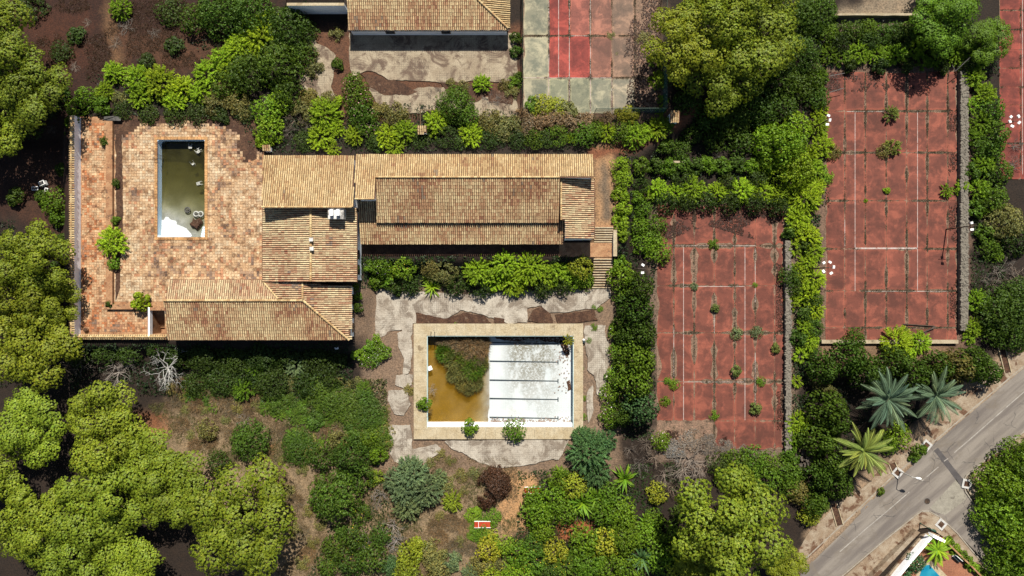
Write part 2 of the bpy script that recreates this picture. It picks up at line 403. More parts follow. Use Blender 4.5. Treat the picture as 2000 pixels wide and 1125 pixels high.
# ------------------------------------------------------------------ barrel-tile roofs
PAL = {'sun0': [(c(232, 200, 140), 5), (c(214, 172, 112), 4), (c(196, 146, 92), 2), (c(170, 110, 70), 1), (c(140, 112, 84), 1)],
       'mix': [(c(236, 206, 158), 5), (c(214, 168, 118), 4), (c(186, 120, 80), 3), (c(150, 90, 62), 2), (c(120, 92, 72), 2)],
       'red': [(c(238, 212, 168), 5), (c(214, 160, 116), 4), (c(184, 104, 72), 4), (c(150, 80, 58), 2), (c(120, 84, 68), 1)]}
PAL.update({'sun': [(c(234, 206, 154), 6), (c(220, 188, 136), 5), (c(202, 164, 116), 3), (c(182, 138, 100), 1), (c(166, 146, 118), 2)],
       'mix': [(c(240, 214, 164), 6), (c(222, 188, 142), 5), (c(200, 156, 116), 4), (c(174, 122, 92), 2), (c(158, 138, 116), 3)],
       'red': [(c(242, 220, 174), 6), (c(228, 196, 154), 6), (c(208, 162, 126), 4), (c(186, 130, 102), 1), (c(170, 148, 130), 3)]})
def barrel(P0, ax, dn, L0, R0, n, pal, pitch, tl, poly, base, seed):
    pass
def tile_field(poly3, fall, pal, pitch=.27, tl=.42, lift=.03):
    """poly3: world 3D corners of a planar slope; fall: 2D unit vector down the slope. Returns V,F,col of arched cover tiles."""
    P = np.array(poly3); f2 = np.array(fall, float)
    A = np.c_[P[:, 0], P[:, 1], np.ones(len(P))]; a, b, d = np.linalg.lstsq(A, P[:, 2], rcond=None)[0]
    l2 = np.array([-f2[1], f2[0]])
    s = P[:, :2] @ l2; t = P[:, :2] @ f2
    us = np.arange(s.min() + pitch / 2, s.max(), pitch); ts = np.arange(t.min(), t.max(), tl)
    U, T = np.meshgrid(us, ts); U = U.ravel(); T = T.ravel()
    T = T + rng.uniform(-.03, .03, len(T)); U = U + rng.uniform(-.012, .012, len(U))
    cx = U * l2[0] + (T + tl / 2) * f2[0]; cy = U * l2[1] + (T + tl / 2) * f2[1]
    k = pip([(p[0], p[1]) for p in P], cx, cy); U, T, cx, cy = U[k], T[k], cx[k], cy[k]
    n = len(U); ang = np.linspace(0, math.pi, 5); r0, r1 = pitch * .33, pitch * .385
    V = np.zeros((n, 10, 3))
    for e, (tt, rr, up) in enumerate(((0, r0, .0), (tl * 1.12, r1, .02))):
        for j, q in enumerate(ang):
            u = U + math.cos(q) * rr; w = T + tt
            x = u * l2[0] + w * f2[0]; y = u * l2[1] + w * f2[1]
            V[:, e * 5 + j, 0] = x; V[:, e * 5 + j, 1] = y
            V[:, e * 5 + j, 2] = a * x + b * y + d + lift + up + math.sin(q) * rr * .8 + rng.uniform(-.006, .006, n)
    fq = np.array([[j, j + 1, 5 + j + 1, 5 + j] for j in range(4)])
    F = (fq[None] + (np.arange(n) * 10)[:, None, None]).reshape(-1, 4)
    cols = np.array([q[0] for q in PAL[pal]]); wts = np.array([q[1] for q in PAL[pal]], float)
    reg = fbm(cx * .35, cy * .35, 31, 4)
    colr_ = vnoise(U / pitch * .9 + 3, T * .25, 5)
    r = np.clip(rng.random(n) * .45 + colr_ * .25 + (reg - .5) * .9 + .08, 0, .999)
    ci = np.searchsorted(np.cumsum(wts) / wts.sum(), r)
    K = cols[np.clip(ci, 0, len(cols) - 1)] * rng.uniform(.88, 1.1, (n, 1))
    return V.reshape(-1, 3), F, np.repeat(K, 10, 0)
def ridge_line(a, b, pal='sun', w=.14, tl=.4):
    a = np.array(a, float); b = np.array(b, float); L = np.linalg.norm(b - a); n = max(1, int(L / tl)); d = (b - a) / L
    side = np.cross(d, (0, 0, 1)); side /= np.linalg.norm(side); up = np.cross(side, d)
    V, F, K = [], [], []
    cols = [q[0] for q in PAL[pal]][:3]
    for i in range(n):
        kk = np.array(random.choice(cols)) * random.uniform(.9, 1.15)
        for e, (t, rr) in enumerate(((i * tl, w * .85), ((i + 1.12) * tl, w))):
            for q in np.linspace(0, math.pi, 6): V.append(a + d * min(t, L) + side * math.cos(q) * rr + up * (math.sin(q) * rr + .04 + .02 * e)); K.append(kk)
        o = i * 12; F += [[o + j, o + j + 1, o + 6 + j + 1, o + 6 + j] for j in range(5)]
    return np.array(V), np.array(F), np.array(K)
FALL = {'N': (0, 1), 'S': (0, -1), 'E': (1, 0), 'W': (-1, 0)}
def roof(parent, poly, fall, pal, wall_to=None, inset=.3, wallmat='white_wall'):
    """poly: (px, py, z) corners."""
    P = [W(*p) for p in poly]; o = np.array(parent.location)
    A = MB().prism([p[:2] for p in P], 0, [p[2] for p in P])
    n = len(P)
    for i in range(n): A.V[i] = (A.V[i][0], A.V[i][1], P[i][2] - .16)
    ro = A.build('roof', 'roof_under', parent)
    V, F, K = tile_field(P, FALL[fall], pal)
    tag(link('roof_tiles', mesh('roof_tiles', V - o, F, 'tile_roof', K, True), ro), kind='stuff')
    if wall_to is not None:
        cx = sum(p[0] for p in P) / n; cy = sum(p[1] for p in P) / n
        pts = [(p[0] + (inset if p[0] < cx else -inset), p[1] + (inset if p[1] < cy else -inset)) for p in P]
        MB().prism(pts, wall_to, [p[2] - .2 for p in P]).build('wall', wallmat, parent)
    return ro
def ridge(parent, a, b, pal='sun', w=.15):
    V, F, K = ridge_line(W(*a), W(*b), pal, w)
    tag(link('ridge_tiles', mesh('ridge_tiles', V - np.array(parent.location), F, 'tile_roof', K, True), parent), kind='stuff')

hb = W(700, 460, UP)
house = thing('house', 'long rambling house with stepped terracotta barrel tile roofs beside the terrace', 'house', hb)
B = UP - .3
roof(house, [(514, 304, 6.0), (692, 304, 6.0), (690, 404, 7.9), (511, 404, 7.9)], 'N', 'sun', B)
roof(house, [(512, 406, 5.9), (606, 406, 7.0), (606, 551, 7.0), (512, 551, 5.9)], 'W', 'red', B)
roof(house, [(608, 406, 7.0), (698, 406, 5.9), (698, 551, 5.9), (608, 551, 7.0)], 'E', 'red', B)
ridge(house, (607, 406, 7.05), (607, 552, 7.05), 'sun', .17)
ridge(house, (511, 404.5, 7.95), (691, 404.5, 7.95), 'sun')
k = .0224
zN = lambda y: 5.8 + (y - 304) * k
roof(house, [(694, 304, zN(304)), (1158, 304, zN(304)), (1160, 347, zN(347)), (733, 347, zN(347)), (733, 388, zN(388)), (693, 388, zN(388))], 'N', 'sun')
for q in ([(696, 304), (1158, 304), (1158, 346), (696, 346)], [(696, 346), (733, 346), (733, 388), (696, 388)]):
    P = [W(x, y, zN(y)) for x, y in q]; cx = sum(p[0] for p in P) / 4; cy = sum(p[1] for p in P) / 4
    MB().prism([(p[0] + (.2 if p[0] < cx else -.2), p[1] - (.3 if q[0][1] == 304 and p[1] > cy else 0.)) for p in P], B, [p[2] - .2 for p in P]).build('wall', 'white_wall', house)
ridge(house, (733, 346, zN(346) + .03), (1096, 346, zN(346) + .03), 'sun'); ridge(house, (693, 388.5, zN(388) + .03), (733, 388.5, zN(388) + .03), 'sun', .12)
zS = lambda y: zN(346) - (y - 346) * .0195
roof(house, [(733, 347.5, zS(347.5)), (1094, 347.5, zS(347.5)), (1092, 434, zS(434)), (735, 434, zS(434))], 'S', 'mix', B)
zL = lambda y: 4.55 - (y - 436) * .017
roof(house, [(699, 392, zL(392)), (733, 392, zL(392)), (735, 430, zL(430)), (1102, 430, zL(430)), (1102, 474, zL(474)), (704, 474, zL(474))], 'S', 'mix')
for q in ([(703, 392), (733, 392), (733, 470), (706, 470)], [(733, 430), (1102, 430), (1102, 470), (733, 470)]):
    MB().prism([W(x, y, zL(y))[:2] for x, y in q], B, [zL(y) - .2 for x, y in q]).build('wall', 'white_wall', house)
roof(house, [(1097, 349, 6.0), (1162, 349, 4.9), (1162, 466, 4.9), (1106, 466, 5.85), (1106, 430, 5.85), (1097, 430, 6.0)], 'E', 'red')
MB().prism([W(*p)[:2] for p in ((1105, 352, 5.7), (1158, 352, 4.9), (1158, 466, 4.9), (1105, 466, 5.7))], B, [5.5, 4.7, 4.7, 5.5]).build('wall', 'white_wall', house)
ridge(house, (1096, 349, 6.05), (1096, 431, 6.05), 'sun', .13); ridge(house, (1097, 348, 6.0), (1162, 348, 4.95), 'sun', .12)
# south wing
roof(house, [(319, 587, 6.3), (592, 587, 6.3), (683, 665, 5.0), (328, 665, 5.0)], 'S', 'mix')
roof(house, [(332, 546, 5.6), (512, 546, 5.6), (545, 586, 6.28), (321, 586, 6.28)], 'N', 'red')
roof(house, [(514, 551, 5.75), (590, 551, 6.3), (590, 586, 6.3), (546, 586, 5.98)], 'W', 'red')
roof(house, [(592, 554, 6.3), (685, 558, 5.0), (684, 664, 5.0), (592, 586, 6.3)], 'E', 'red')
MB().prism([W(*p)[:2] for p in ((334, 553, 5.3), (512, 553, 5.3), (680, 561, 5.3), (680, 660, 5.3), (330, 660, 5.3))], 0, 4.8).build('wall', 'white_wall', house)
ridge(house, (320, 587, 6.35), (592, 587, 6.35), 'sun', .17); ridge(house, (592, 587, 6.35), (683, 665, 5.05), 'sun', .16)
ridge(house, (591, 552, 6.35), (591, 587, 6.35), 'sun', .14); ridge(house, (512, 548, 5.7), (545, 586, 6.3), 'sun', .13)
# chimney, vents
x0, x1, y0, y1 = rect(641, 406, 669, 426, 8)
ch = MB().box(x0, x1, y0, y1, 6.1, 7.7).build('chimney', 'chimney_white', house)
MB().box(x0 - .08, x1 + .08, y0 - .08, y1 + .08, 7.7, 7.8).build('chimney_cap', 'chimney_white', ch)
for fx0 in (x0 + .25, x0 + 1.05):
    MB().box(fx0, fx0 + .42, y0 + .3, y1 - .25, 7.8, 8.35).build('flue', 'white_wall', ch)
for (vx, vy) in ((609, 468), (610, 486)):
    p = W(vx, vy, 7.2); v = MB().box(p[0] - .16, p[0] + .16, p[1] - .16, p[1] + .16, 6.85, 7.5).build('roof_vent', 'chimney_white', house)
    MB().box(p[0] - .24, p[0] + .24, p[1] - .24, p[1] + .24, 7.5, 7.57).build('vent_cap', 'chimney_white', v)
def window(xw, ya, yb, za, zb):                  # window on an east wall at x = xw
    f = MB().box(xw, xw + .06, ya, yb, za, zb).build('window', 'wood', house)
    for s in (0, 1):
        a = ya + .06 + s * (yb - ya) / 2; MB().box(xw + .062, xw + .075, a, a + (yb - ya) / 2 - .12, za + .07, zb - .07).build('pane', 'glass_dark', f)
xe = W(698, 500, 5.9)[0] - .3
for (ya, yb) in ((488, 506), (517, 536)): window(xe, W(0, yb, 5)[1], W(0, ya, 5)[1], UP + 1.1, UP + 2.6)
xe = W(680, 600, 5.3)[0]
for (ya, yb) in ((575, 596), (605, 622), (632, 650)): window(xe, W(0, yb, 4)[1], W(0, ya, 4)[1], 1.6, 3.2)
# rear building
rb = thing('rear_house', 'long building with tan tiled hip roof above the cracked concrete yard', 'house', W(830, 0, UP))
roof(rb, [(675, -90, 6.6), (840, -90, 6.6), (994, 57, 4.5), (680, 57, 4.5)], 'S', 'mix')
roof(rb, [(840, -90, 6.6), (996, -90, 4.5), (996, 56, 4.5), (994, 56, 4.5)], 'E', 'sun')
MB().prism([W(*p)[:2] for p in ((682, -110, 4.5), (990, -110, 4.5), (990, 56, 4.5), (682, 56, 4.5))], B, 4.3).build('wall', 'white_wall', rb)
ridge(rb, (840, -90, 6.65), (994, 57, 4.55), 'sun', .16)
MB().tube([W(680, 60, 4.35), W(994, 60, 4.35)], .09, 6).build('gutter', 'metal', rb)
for px in (760, 870):
    a = W(px, 59, 4.3); f = MB().box(a[0] - .6, a[0] + .6, a[1] - .05, a[1] + .03, UP + .9, UP + 1.9).build('window', 'wood', rb)
    MB().box(a[0] - .5, a[0] + .5, a[1] - .065, a[1] - .051, UP + 1, UP + 1.8).build('pane', 'glass_dark', f)

# ------------------------------------------------------------------ tiled terrace, parapets, small pool
def cells(outer, hs):
    xs = sorted({outer[0], outer[1], *[v for h in hs for v in h[:2]]}); ys = sorted({outer[2], outer[3], *[v for h in hs for v in h[2:4]]})
    for i in range(len(xs) - 1):
        for j in range(len(ys) - 1):
            mx = (xs[i] + xs[i + 1]) / 2; my = (ys[j] + ys[j + 1]) / 2
            if not any(h[0] < mx < h[1] and h[2] < my < h[3] for h in hs): yield xs[i], xs[i + 1], ys[j], ys[j + 1]
T0 = rect(146, 228, 515, 664, UP); PH = rect(307, 272, 401, 464, UP); SH = rect(298, 606, 322, 652, UP)
tb = MB()
for q in cells(T0, [PH, SH]): tb.box(*q, -.3 if q[0] > PH[0] - 99 else 0, UP)
terrace = tb.build('terrace', 'terracotta_plain'); terrace['kind'] = 'structure'
def tiles_in(name, r, z, size, pal, parent, skip=(), edge=None, seed=0, thick=.05):
    xs = np.arange(r[0], r[1] - size * .6, size); ys = np.arange(r[2], r[3] - size * .6, size)
    X, Y = np.meshgrid(xs, ys); X = X.ravel(); Y = Y.ravel(); cx = X + size / 2; cy = Y + size / 2
    k = np.ones(len(X), bool)
    for h in skip: k &= ~((cx > h[0] - size * .5) & (cx < h[1] + size * .5) & (cy > h[2] - size * .5) & (cy < h[3] + size * .5))
    if edge is not None: k &= edge(cx, cy)
    X, Y, cx, cy = X[k], Y[k], cx[k], cy[k]; n = len(X)
    g = .018; zt = z + thick * .5 + rng.uniform(-.012, .012, n); tilt = rng.uniform(-.006, .006, (n, 2))
    V = np.zeros((n, 8, 3)); jit = rng.uniform(-.01, .01, (n, 2))
    for i, (dx, dy) in enumerate(((g, g), (size - g, g), (size - g, size - g), (g, size - g))):
        for lv in (0, 1):
            V[:, lv * 4 + i, 0] = X + dx + jit[:, 0]; V[:, lv * 4 + i, 1] = Y + dy + jit[:, 1]
            V[:, lv * 4 + i, 2] = (zt + tilt[:, 0] * (dx / size * 2 - 1) + tilt[:, 1] * (dy / size * 2 - 1)) if lv else z - .01
    fq = np.array([[4, 5, 6, 7], [0, 1, 5, 4], [1, 2, 6, 5], [2, 3, 7, 6], [3, 0, 4, 7]])
    F = (fq[None] + (np.arange(n) * 8)[:, None, None]).reshape(-1, 4)
    cols = np.array([q[0] for q in pal]); w = np.array([q[1] for q in pal], float)
    reg = fbm(cx * .4, cy * .4, 40 + seed, 4)
    reg2 = fbm(cx * 1.1, cy * 1.1, 45 + seed, 4)
    r_ = np.clip(rng.random(n) * .42 + (reg - .5) * 1.0 + (reg2 - .5) * 1.0 + .28, 0, .999); ci = np.searchsorted(np.cumsum(w) / w.sum(), r_)
    K = cols[ci] * rng.uniform(.88, 1.12, (n, 1))
    return tag(link(name, mesh(name, V.reshape(-1, 3), F, 'paving', np.repeat(K, 8, 0)), parent), kind='stuff')
palT = [(c(255, 230, 192), 5), (c(248, 214, 172), 6), (c(234, 194, 150), 5), (c(224, 164, 124), 2), (c(198, 164, 134), 4), (c(156, 130, 112), 3)]
def broken(cx, cy):                       # soil has taken the north edge of the paving
    P = PX([(215, 268), (245, 260), (270, 246), (310, 239), (425, 240), (452, 248), (466, 268), (470, 296), (480, 314), (492, 302), (520, 290), (520, 200), (215, 200)], UP)
    hole = PX([(225, 228), (285, 238), (262, 255), (222, 265)], UP)
    n = (fbm(cx * .9, cy * .9, 12) - .5) * 1.6
    d = np.where(pip(P, cx, cy), -1, 1) * pdist(P, cx, cy) + n
    d2 = np.where(pip(hole, cx, cy), -1, 1) * pdist(hole, cx, cy) + n * .5
    P3 = PX([(468, 250), (500, 250), (500, 320), (475, 300)], UP); d3 = np.where(pip(P3, cx, cy), -1, 1) * pdist(P3, cx, cy) + n * .6
    return (d > 0) & (d2 > 0) & (d3 > 0)
rT = rect(224, 232, 513, 600, UP)
wallA = rect(210, 236, 223, 600, UP); wallB = rect(224, 590, 292, 604, UP)
tiles_in('paving_tiles', rT, UP, .37, palT, terrace, [PH, SH, wallB, rect(290, 590, 330, 664, UP)], broken, 1)
palO = [(c(250, 214, 170), 5), (c(242, 192, 146), 6), (c(228, 150, 100), 3), (c(198, 146, 112), 3), (c(160, 134, 116), 2)]
tiles_in('paving_tiles', rect(160, 240, 209, 648, UP), UP, .33, palO, terrace, seed=2)
tiles_in('paving_tiles', rect(210, 605, 290, 648, UP), UP, .33, palO, terrace, seed=3)
sheet('soil_patch', [(222, 276), (250, 270), (280, 256), (310, 248), (425, 248), (445, 258), (458, 280), (462, 310), (480, 322), (500, 310), (515, 300), (515, 226), (222, 226)], UP + .006, .02, 'litter', .3, parent=terrace, seed=3)
sheet('soil_patch', [(226, 262), (238, 262), (240, 420), (234, 560), (226, 588)], UP + .055, .02, 'litter', .25, parent=terrace, seed=5)
lw = thing('planter_wall', 'low terracotta topped wall running along the narrow upper strip of terrace', 'wall', W(216, 420, UP))
MB().box(*wallA, UP, UP + .42).build('wall', 'terracotta_plain', lw); MB().box(wallA[0], wallB[1], wallB[2], wallB[3] - .3, UP, UP + .42).build('wall', 'terracotta_plain', lw)
# stair well
sw = thing('stairwell', 'small open stairwell with white rim at the corner of the tiled roof', 'stairwell', W(310, 630, UP))
a = rect(295, 600, 326, 656, UP)
MB().box(a[0], SH[0], a[2], a[3], UP, UP + .75).build('wall', 'white_wall', sw); MB().box(SH[0], a[1], SH[3], a[3], UP, UP + .75).build('wall', 'terracotta_plain', sw)
MB().box(SH[0], SH[1], SH[2], SH[3], -.3, -.1).build('floor', 'terracotta_plain', sw)
for i in range(8):
    MB().box(SH[0], SH[1] - .2, SH[3] - .3 * (i + 1), SH[3] - .3 * i, -.1, UP - .25 * (i + 1)).build('step', 'terracotta_plain', sw)
def coped_wall(name, label, x0, x1, y0, y1, z0, z1, along, mat='white_wall', side=1):
    t = thing(name, label, 'wall', ((x0 + x1) / 2, (y0 + y1) / 2, z0))
    MB().box(x0, x1, y0, y1, z0, z1).build('wall', mat, t)
    V, F, K = [], [], []; n0 = 0
    e = .32
    for s in (-1, 1):
        if along == 'y':
            xm = (x0 + x1) / 2; P = [(xm, y0, z1 + .2), (xm + s * e, y0, z1 + .02), (xm + s * e, y1, z1 + .02), (xm, y1, z1 + .2)]; f = (s, 0)
        else:
            ym = (y0 + y1) / 2; P = [(x0, ym, z1 + .2), (x0, ym + s * e, z1 + .02), (x1, ym + s * e, z1 + .02), (x1, ym, z1 + .2)]; f = (0, s)
        v, ff, kk = tile_field(P, f, 'sun', .3, .31); V.append(v); F.append(ff + n0); K.append(kk); n0 += len(v)
    o = np.array(t.location)
    tag(link('coping_tiles', mesh('coping_tiles', np.concatenate(V) - o, np.concatenate(F), 'tile_roof', np.concatenate(K), True), t), kind='stuff')
    a_, b_ = ((((x0 + x1) / 2, y0, z1 + .2), ((x0 + x1) / 2, y1, z1 + .2)) if along == 'y' else ((x0, (y0 + y1) / 2, z1 + .2), (x1, (y0 + y1) / 2, z1 + .2)))
    v, ff, kk = ridge_line(a_, b_, 'sun', .1); tag(link('ridge_tiles', mesh('ridge_tiles', v - o, ff, 'tile_roof', kk, True), t), kind='stuff')
    return t
w0 = W(140, 225, 3.7); w1 = W(140, 660, 3.7)
coped_wall('parapet_wall', 'white parapet with tiled coping along the wooded outer side of the terrace', w0[0] - .22, w0[0] + .25, w1[1], w0[1], -.3, 3.6, 'y')
w2 = W(326, 658, 2.9)
coped_wall('parapet_wall', 'low parapet with tiled coping above the garden, joined to the tiled wing', w0[0] + .27, w2[0], w2[1] - .22, w2[1] + .22, -.3, 2.75, 'x', 'cream_wall')
# small pool
def basin(name, r, depth_fn, z, wallm, floorm, rim, rimm, label, parent_name=None, nx_=24, ny_=40):
    t = thing(name, label, 'pool', ((r[0] + r[1]) / 2, (r[2] + r[3]) / 2, z)); o = np.array(t.location)
    xs = np.linspace(r[0], r[1], nx_); ys = np.linspace(r[2], r[3], ny_); X, Y = np.meshgrid(xs, ys)
    i = np.arange(nx_ * ny_).reshape(ny_, nx_); F = np.stack([i[:-1, :-1], i[:-1, 1:], i[1:, 1:], i[1:, :-1]], -1).reshape(-1, 4)
    link('pool_floor', mesh('pool_floor', np.stack([X, Y, depth_fn(X, Y)], -1).reshape(-1, 3) - o, F, floorm, smooth=True), t)
    zb = float(depth_fn(X, Y).min()) - .2; th = .25
    e = .03
    for q in ((r[0] - th, r[0] + e, r[2] - th, r[3] + th), (r[1] - e, r[1] + th, r[2] - th, r[3] + th), (r[0] + e, r[1] - e, r[2] - th, r[2] + e), (r[0] + e, r[1] - e, r[3] - e, r[3] + th)):
        MB().box(*q, zb, z + .02).build('pool_wall', wallm, t)
    return t
zp = UP - 1.15
def d1(X, Y):
    u = (Y - PH[2]) / (PH[3] - PH[2]); v = (X - PH[0]) / (PH[1] - PH[0])
    return zp + .36 - sstep(.0, 1., u) * 2.1 - v * .4 + (fbm(X * .7, Y * .7, 50) - .5) * .3 - .12
p1 = basin('swimming_pool', PH, d1, UP, 'pool_blue', 'pool_white', None, None, 'small pool of murky olive water sunk in the terracotta terrace')
MB().box(PH[0] + .032, PH[1] - .032, PH[2] + .032, PH[3] - .032, zp - 2.6, zp).build('water', 'water_olive', p1)
cr = MB()
for q in ((PH[0] - .32, PH[0] + .06, PH[2] - .32, PH[3] + .32), (PH[1] - .06, PH[1] + .32, PH[2] - .32, PH[3] + .32), (PH[0] + .06, PH[1] - .06, PH[2] - .32, PH[2] + .06), (PH[0] + .06, PH[1] - .06, PH[3] - .06, PH[3] + .32)):
    L = 'y' if q[3] - q[2] > q[1] - q[0] else 'x'; a0, a1 = (q[2], q[3]) if L == 'y' else (q[0], q[1]); n = int((a1 - a0) / .42)
    for i in range(n):
        s0 = a0 + (a1 - a0) * i / n + .012; s1 = a0 + (a1 - a0) * (i + 1) / n - .012; f = random.uniform(.85, 1.15); kk = tuple(v * f for v in c(240, 186, 126))
        cr.box(*((q[0], q[1], s0, s1) if L == 'y' else (s0, s1, q[2], q[3])), UP + .021, UP + .085, kk)
tag(cr.build('coping_tiles', 'paving', p1, True), kind='stuff')
for (cx_, cy_, sx_, sy_) in ((PH[0], PH[3], 1, -1), (PH[1], PH[3], -1, -1), (PH[0], PH[2], 1, 1), (PH[1], PH[2], -1, 1)):      # rounded corners
    pts = [(cx_, cy_)] + [(cx_ + sx_ * .55 * (1 - math.sin(t)), cy_ + sy_ * .55 * (1 - math.cos(t))) for t in np.linspace(0, math.pi / 2, 7)]
    MB().prism(pts, zp - .9, UP + .018).build('corner', 'pool_blue', p1)
for i in range(5):
    a = W(396 + 0 * i, 444 + i * 4.3, UP - .6); MB().box(PH[1] - .75, PH[1] - .02, a[1] - .12, a[1] + .12, zp - .3, UP - .9 + .14 * i).build('step', 'pool_blue', p1)
def chair(x, y, z, rot, label, parts=True):
    t = thing('plastic_chair', label, 'chair', (x, y, z)); t.rotation_euler = rot; t.scale = (.8, .8, .8)
    def b(nm, *q):
        m = MB().box(*q); link(nm, mesh(nm, m.V, m.F, 'old_plastic'), t)
    b('seat', -.26, .26, -.25, .25, .4, .44)
    for i in range(4): b('back_slat', -.24 + i * .13, -.15 + i * .13, .24, .28, .44, .88)
    b('back_rail', -.26, .26, .235, .29, .88, .94)
    for sx in (-1, 1):
        b('armrest', sx * .27 - .03, sx * .27 + .03, -.25, .27, .62, .66)
        for sy in (-1, 1): b('leg', sx * .25 - .03, sx * .25 + .03, sy * .23 - .03, sy * .23 + .03, 0, .4 if sy > 0 else .62)
for (px, py, rot, lb) in ((372, 281, (1.4, .2, .1), 'white plastic chair lying alone in the dark end of the small pool'),
                          (383, 294, (1.3, .4, .8), 'white plastic chair tangled with another in the small pool'), (394, 291, (-1.4, .3, 2.2), 'white plastic chair tipped against the side of the small pool'),
                          (376, 317, (2.6, .2, .6), 'upturned plastic chair nearly sunk in the small pool'), (396, 357, (1.5, 0, -1.3), 'white plastic chair on its side halfway along the small pool')):
    p = W(px, py, zp); chair(p[0], p[1], zp - (.0 if 'sunk' not in lb else -.25), rot, lb)
def lump(name, label, cat, px, py, z, r, mat, n=9, flat=.5, group=None):
    p = W(px, py, z); pts = [(p[0] + math.cos(2 * math.pi * i / n) * r * random.uniform(.6, 1.2), p[1] + math.sin(2 * math.pi * i / n) * r * random.uniform(.6, 1.2)) for i in range(n)]
    v = [(x, y, z - .05) for x, y in pts] + [(p[0] + (x - p[0]) * .7, p[1] + (y - p[1]) * .7, z + r * flat * random.uniform(.6, 1.1)) for x, y in pts]
    f = [list(range(n, 2 * n))] + [[i, (i + 1) % n, n + (i + 1) % n, n + i] for i in range(n)]
    m = MB().add(v, f); o = np.array((p[0], p[1], z)); return tag(link(name, mesh(name, np.array(m.V) - o, m.F, mat), None, tuple(o)), label, cat, group)
lump('rubble_heap', 'brown heap of soil and rubble at the shallow end of the small pool', 'rubble', 384, 437, zp, .9, 'litter', 14)
for (px, py) in ((366, 410), (383, 418), (392, 418)):                           # old tyres / wheels in the shallow end
    p = W(px, py, zp + .05); t = thing('wheel', 'old pale wheel dumped in the shallow end of the small pool', 'wheel', p, 0, 'wheels dumped in the small pool'); n = 14; V = []; F = []
    for i in range(n):
        for q in range(6):
            a_, b_ = 2 * math.pi * i / n, 2 * math.pi * q / 6; rr = .32 + .1 * math.cos(b_); V.append((rr * math.cos(a_), rr * math.sin(a_), .1 * math.sin(b_)))
            F.append([i * 6 + q, ((i + 1) % n) * 6 + q, ((i + 1) % n) * 6 + (q + 1) % 6, i * 6 + (q + 1) % 6])
    link('tyre', mesh('tyre', V, F, 'old_plastic' if px > 370 else 'metal', None, True), t)
    m = MB().tube([(0, 0, -.05), (0, 0, .05)], .14, 8); link('rim', mesh('rim', m.V, m.F, 'metal'), t)
p = W(218, 231, UP + .6); t = thing('metal_sheet', 'bent grey metal sheet lying over the end of the planter wall', 'metal sheet', (p[0], p[1], UP + .43))
m = MB().prism([(-1.1, -.25), (1.1, -.3), (1.2, .2), (.1, .35), (-1.1, .25)], .0, .04); link('panel', mesh('panel', m.V, m.F, 'metal'), t)
m = MB().tube([(-1.2, -.2, .12), (.4, .3, .06)], .05, 6); link('rail', mesh('rail', m.V, m.F, 'metal'), t)
p = W(170, 643, UP); t = thing('flower_pot', 'round terracotta flower pot in the corner of the terrace', 'pot', p)
m = MB().tube([(0, 0, .03), (0, 0, .3), (0, 0, .36)], [.2, .3, .33], 12); link('pot', mesh('pot', m.V, m.F, 'terracotta_plain', None, True), t)
m = MB().tube([(0, 0, .361), (0, 0, .37)], .26, 12); link('earth', mesh('earth', m.V, m.F, 'litter'), t)

# ------------------------------------------------------------------ patio, large pool
PZ = .07
patio = MB().box(*rect(1000, 880, 1010, 890), -.2, PZ - .06).build('patio', 'patio_concrete'); patio['kind'] = 'structure'
for i, (poly, amp) in enumerate(([[(704, 566), (760, 566), (900, 574), (1190, 562), (1192, 580), (1165, 602), (1060, 612), (1058, 598), (1030, 602), (1030, 630), (990, 632), (940, 612), (900, 606), (870, 622), (806, 632), (805, 650), (795, 668), (785, 645), (757, 648), (740, 660), (706, 648), (694, 620)], .25],
        [[(775, 650), (803, 640), (804, 720), (798, 730), (784, 735), (788, 700), (778, 676)], .25], [[(774, 733), (806, 732), (804, 752), (790, 758), (772, 752)], .2],
        [[(758, 762), (797, 760), (801, 790), (788, 812), (770, 808), (757, 782)], .25], [[(756, 832), (803, 829), (806, 875), (830, 872), (850, 866), (862, 876), (846, 893), (828, 908), (806, 892), (792, 908), (770, 902), (757, 868)], .25],
        [[(868, 862), (1000, 859), (1112, 859), (1102, 882), (1090, 895), (1050, 905), (1000, 912), (968, 912), (938, 905), (912, 890), (886, 880)], .3],
        [[(1143, 640), (1182, 636), (1192, 700), (1180, 780), (1166, 770), (1160, 735), (1148, 722), (1144, 680)], .4], [[(1146, 765), (1158, 752), (1160, 800), (1150, 826), (1145, 800)], .2])):
    sheet('concrete_slab', poly, PZ + i * .005, .2, 'patio_concrete', amp, parent=patio, seed=60 + i)
for i, poly in enumerate(([(812, 610), (870, 622), (905, 610), (945, 616), (960, 632), (812, 634)], [(1028, 628), (1040, 606), (1058, 600), (1075, 612), (1080, 632)], [(1085, 615), (1160, 604), (1168, 626), (1090, 632)], [(965, 618), (985, 622), (985, 632), (962, 632)])):
    sheet('soil_patch', poly, PZ + .018 + i * .004, .12, 'litter', .2, parent=patio, seed=80 + i)
RO = rect(808, 632, 1139, 858, .25); RI = rect(833, 655, 1121, 836, .25)
x955 = W(956, 0, -1)[0]
def d2(X, Y):
    sh = -1.35 - .12 * np.clip((W(1110, 0)[0] - X) / 11, 0, 1)
    return np.where(X < x955, -1.40 - np.clip(x955 - X + (fbm(X * 1.5, Y * .8, 66) - .5) * .5, 0, 3) * .34, sh)
big = basin('swimming_pool', RI, d2, .2, 'pool_pale_teal', 'pool_floor', None, None, 'large half drained pool with amber water and white tiled lanes', nx_=160, ny_=30)
wb = rect(833, 655, 955, 836, .25)
MB().box(RI[0] + .033, x955 - .02, RI[2] + .033, RI[3] - .033, -3.2, -1.42).build('water', 'water_amber', big)
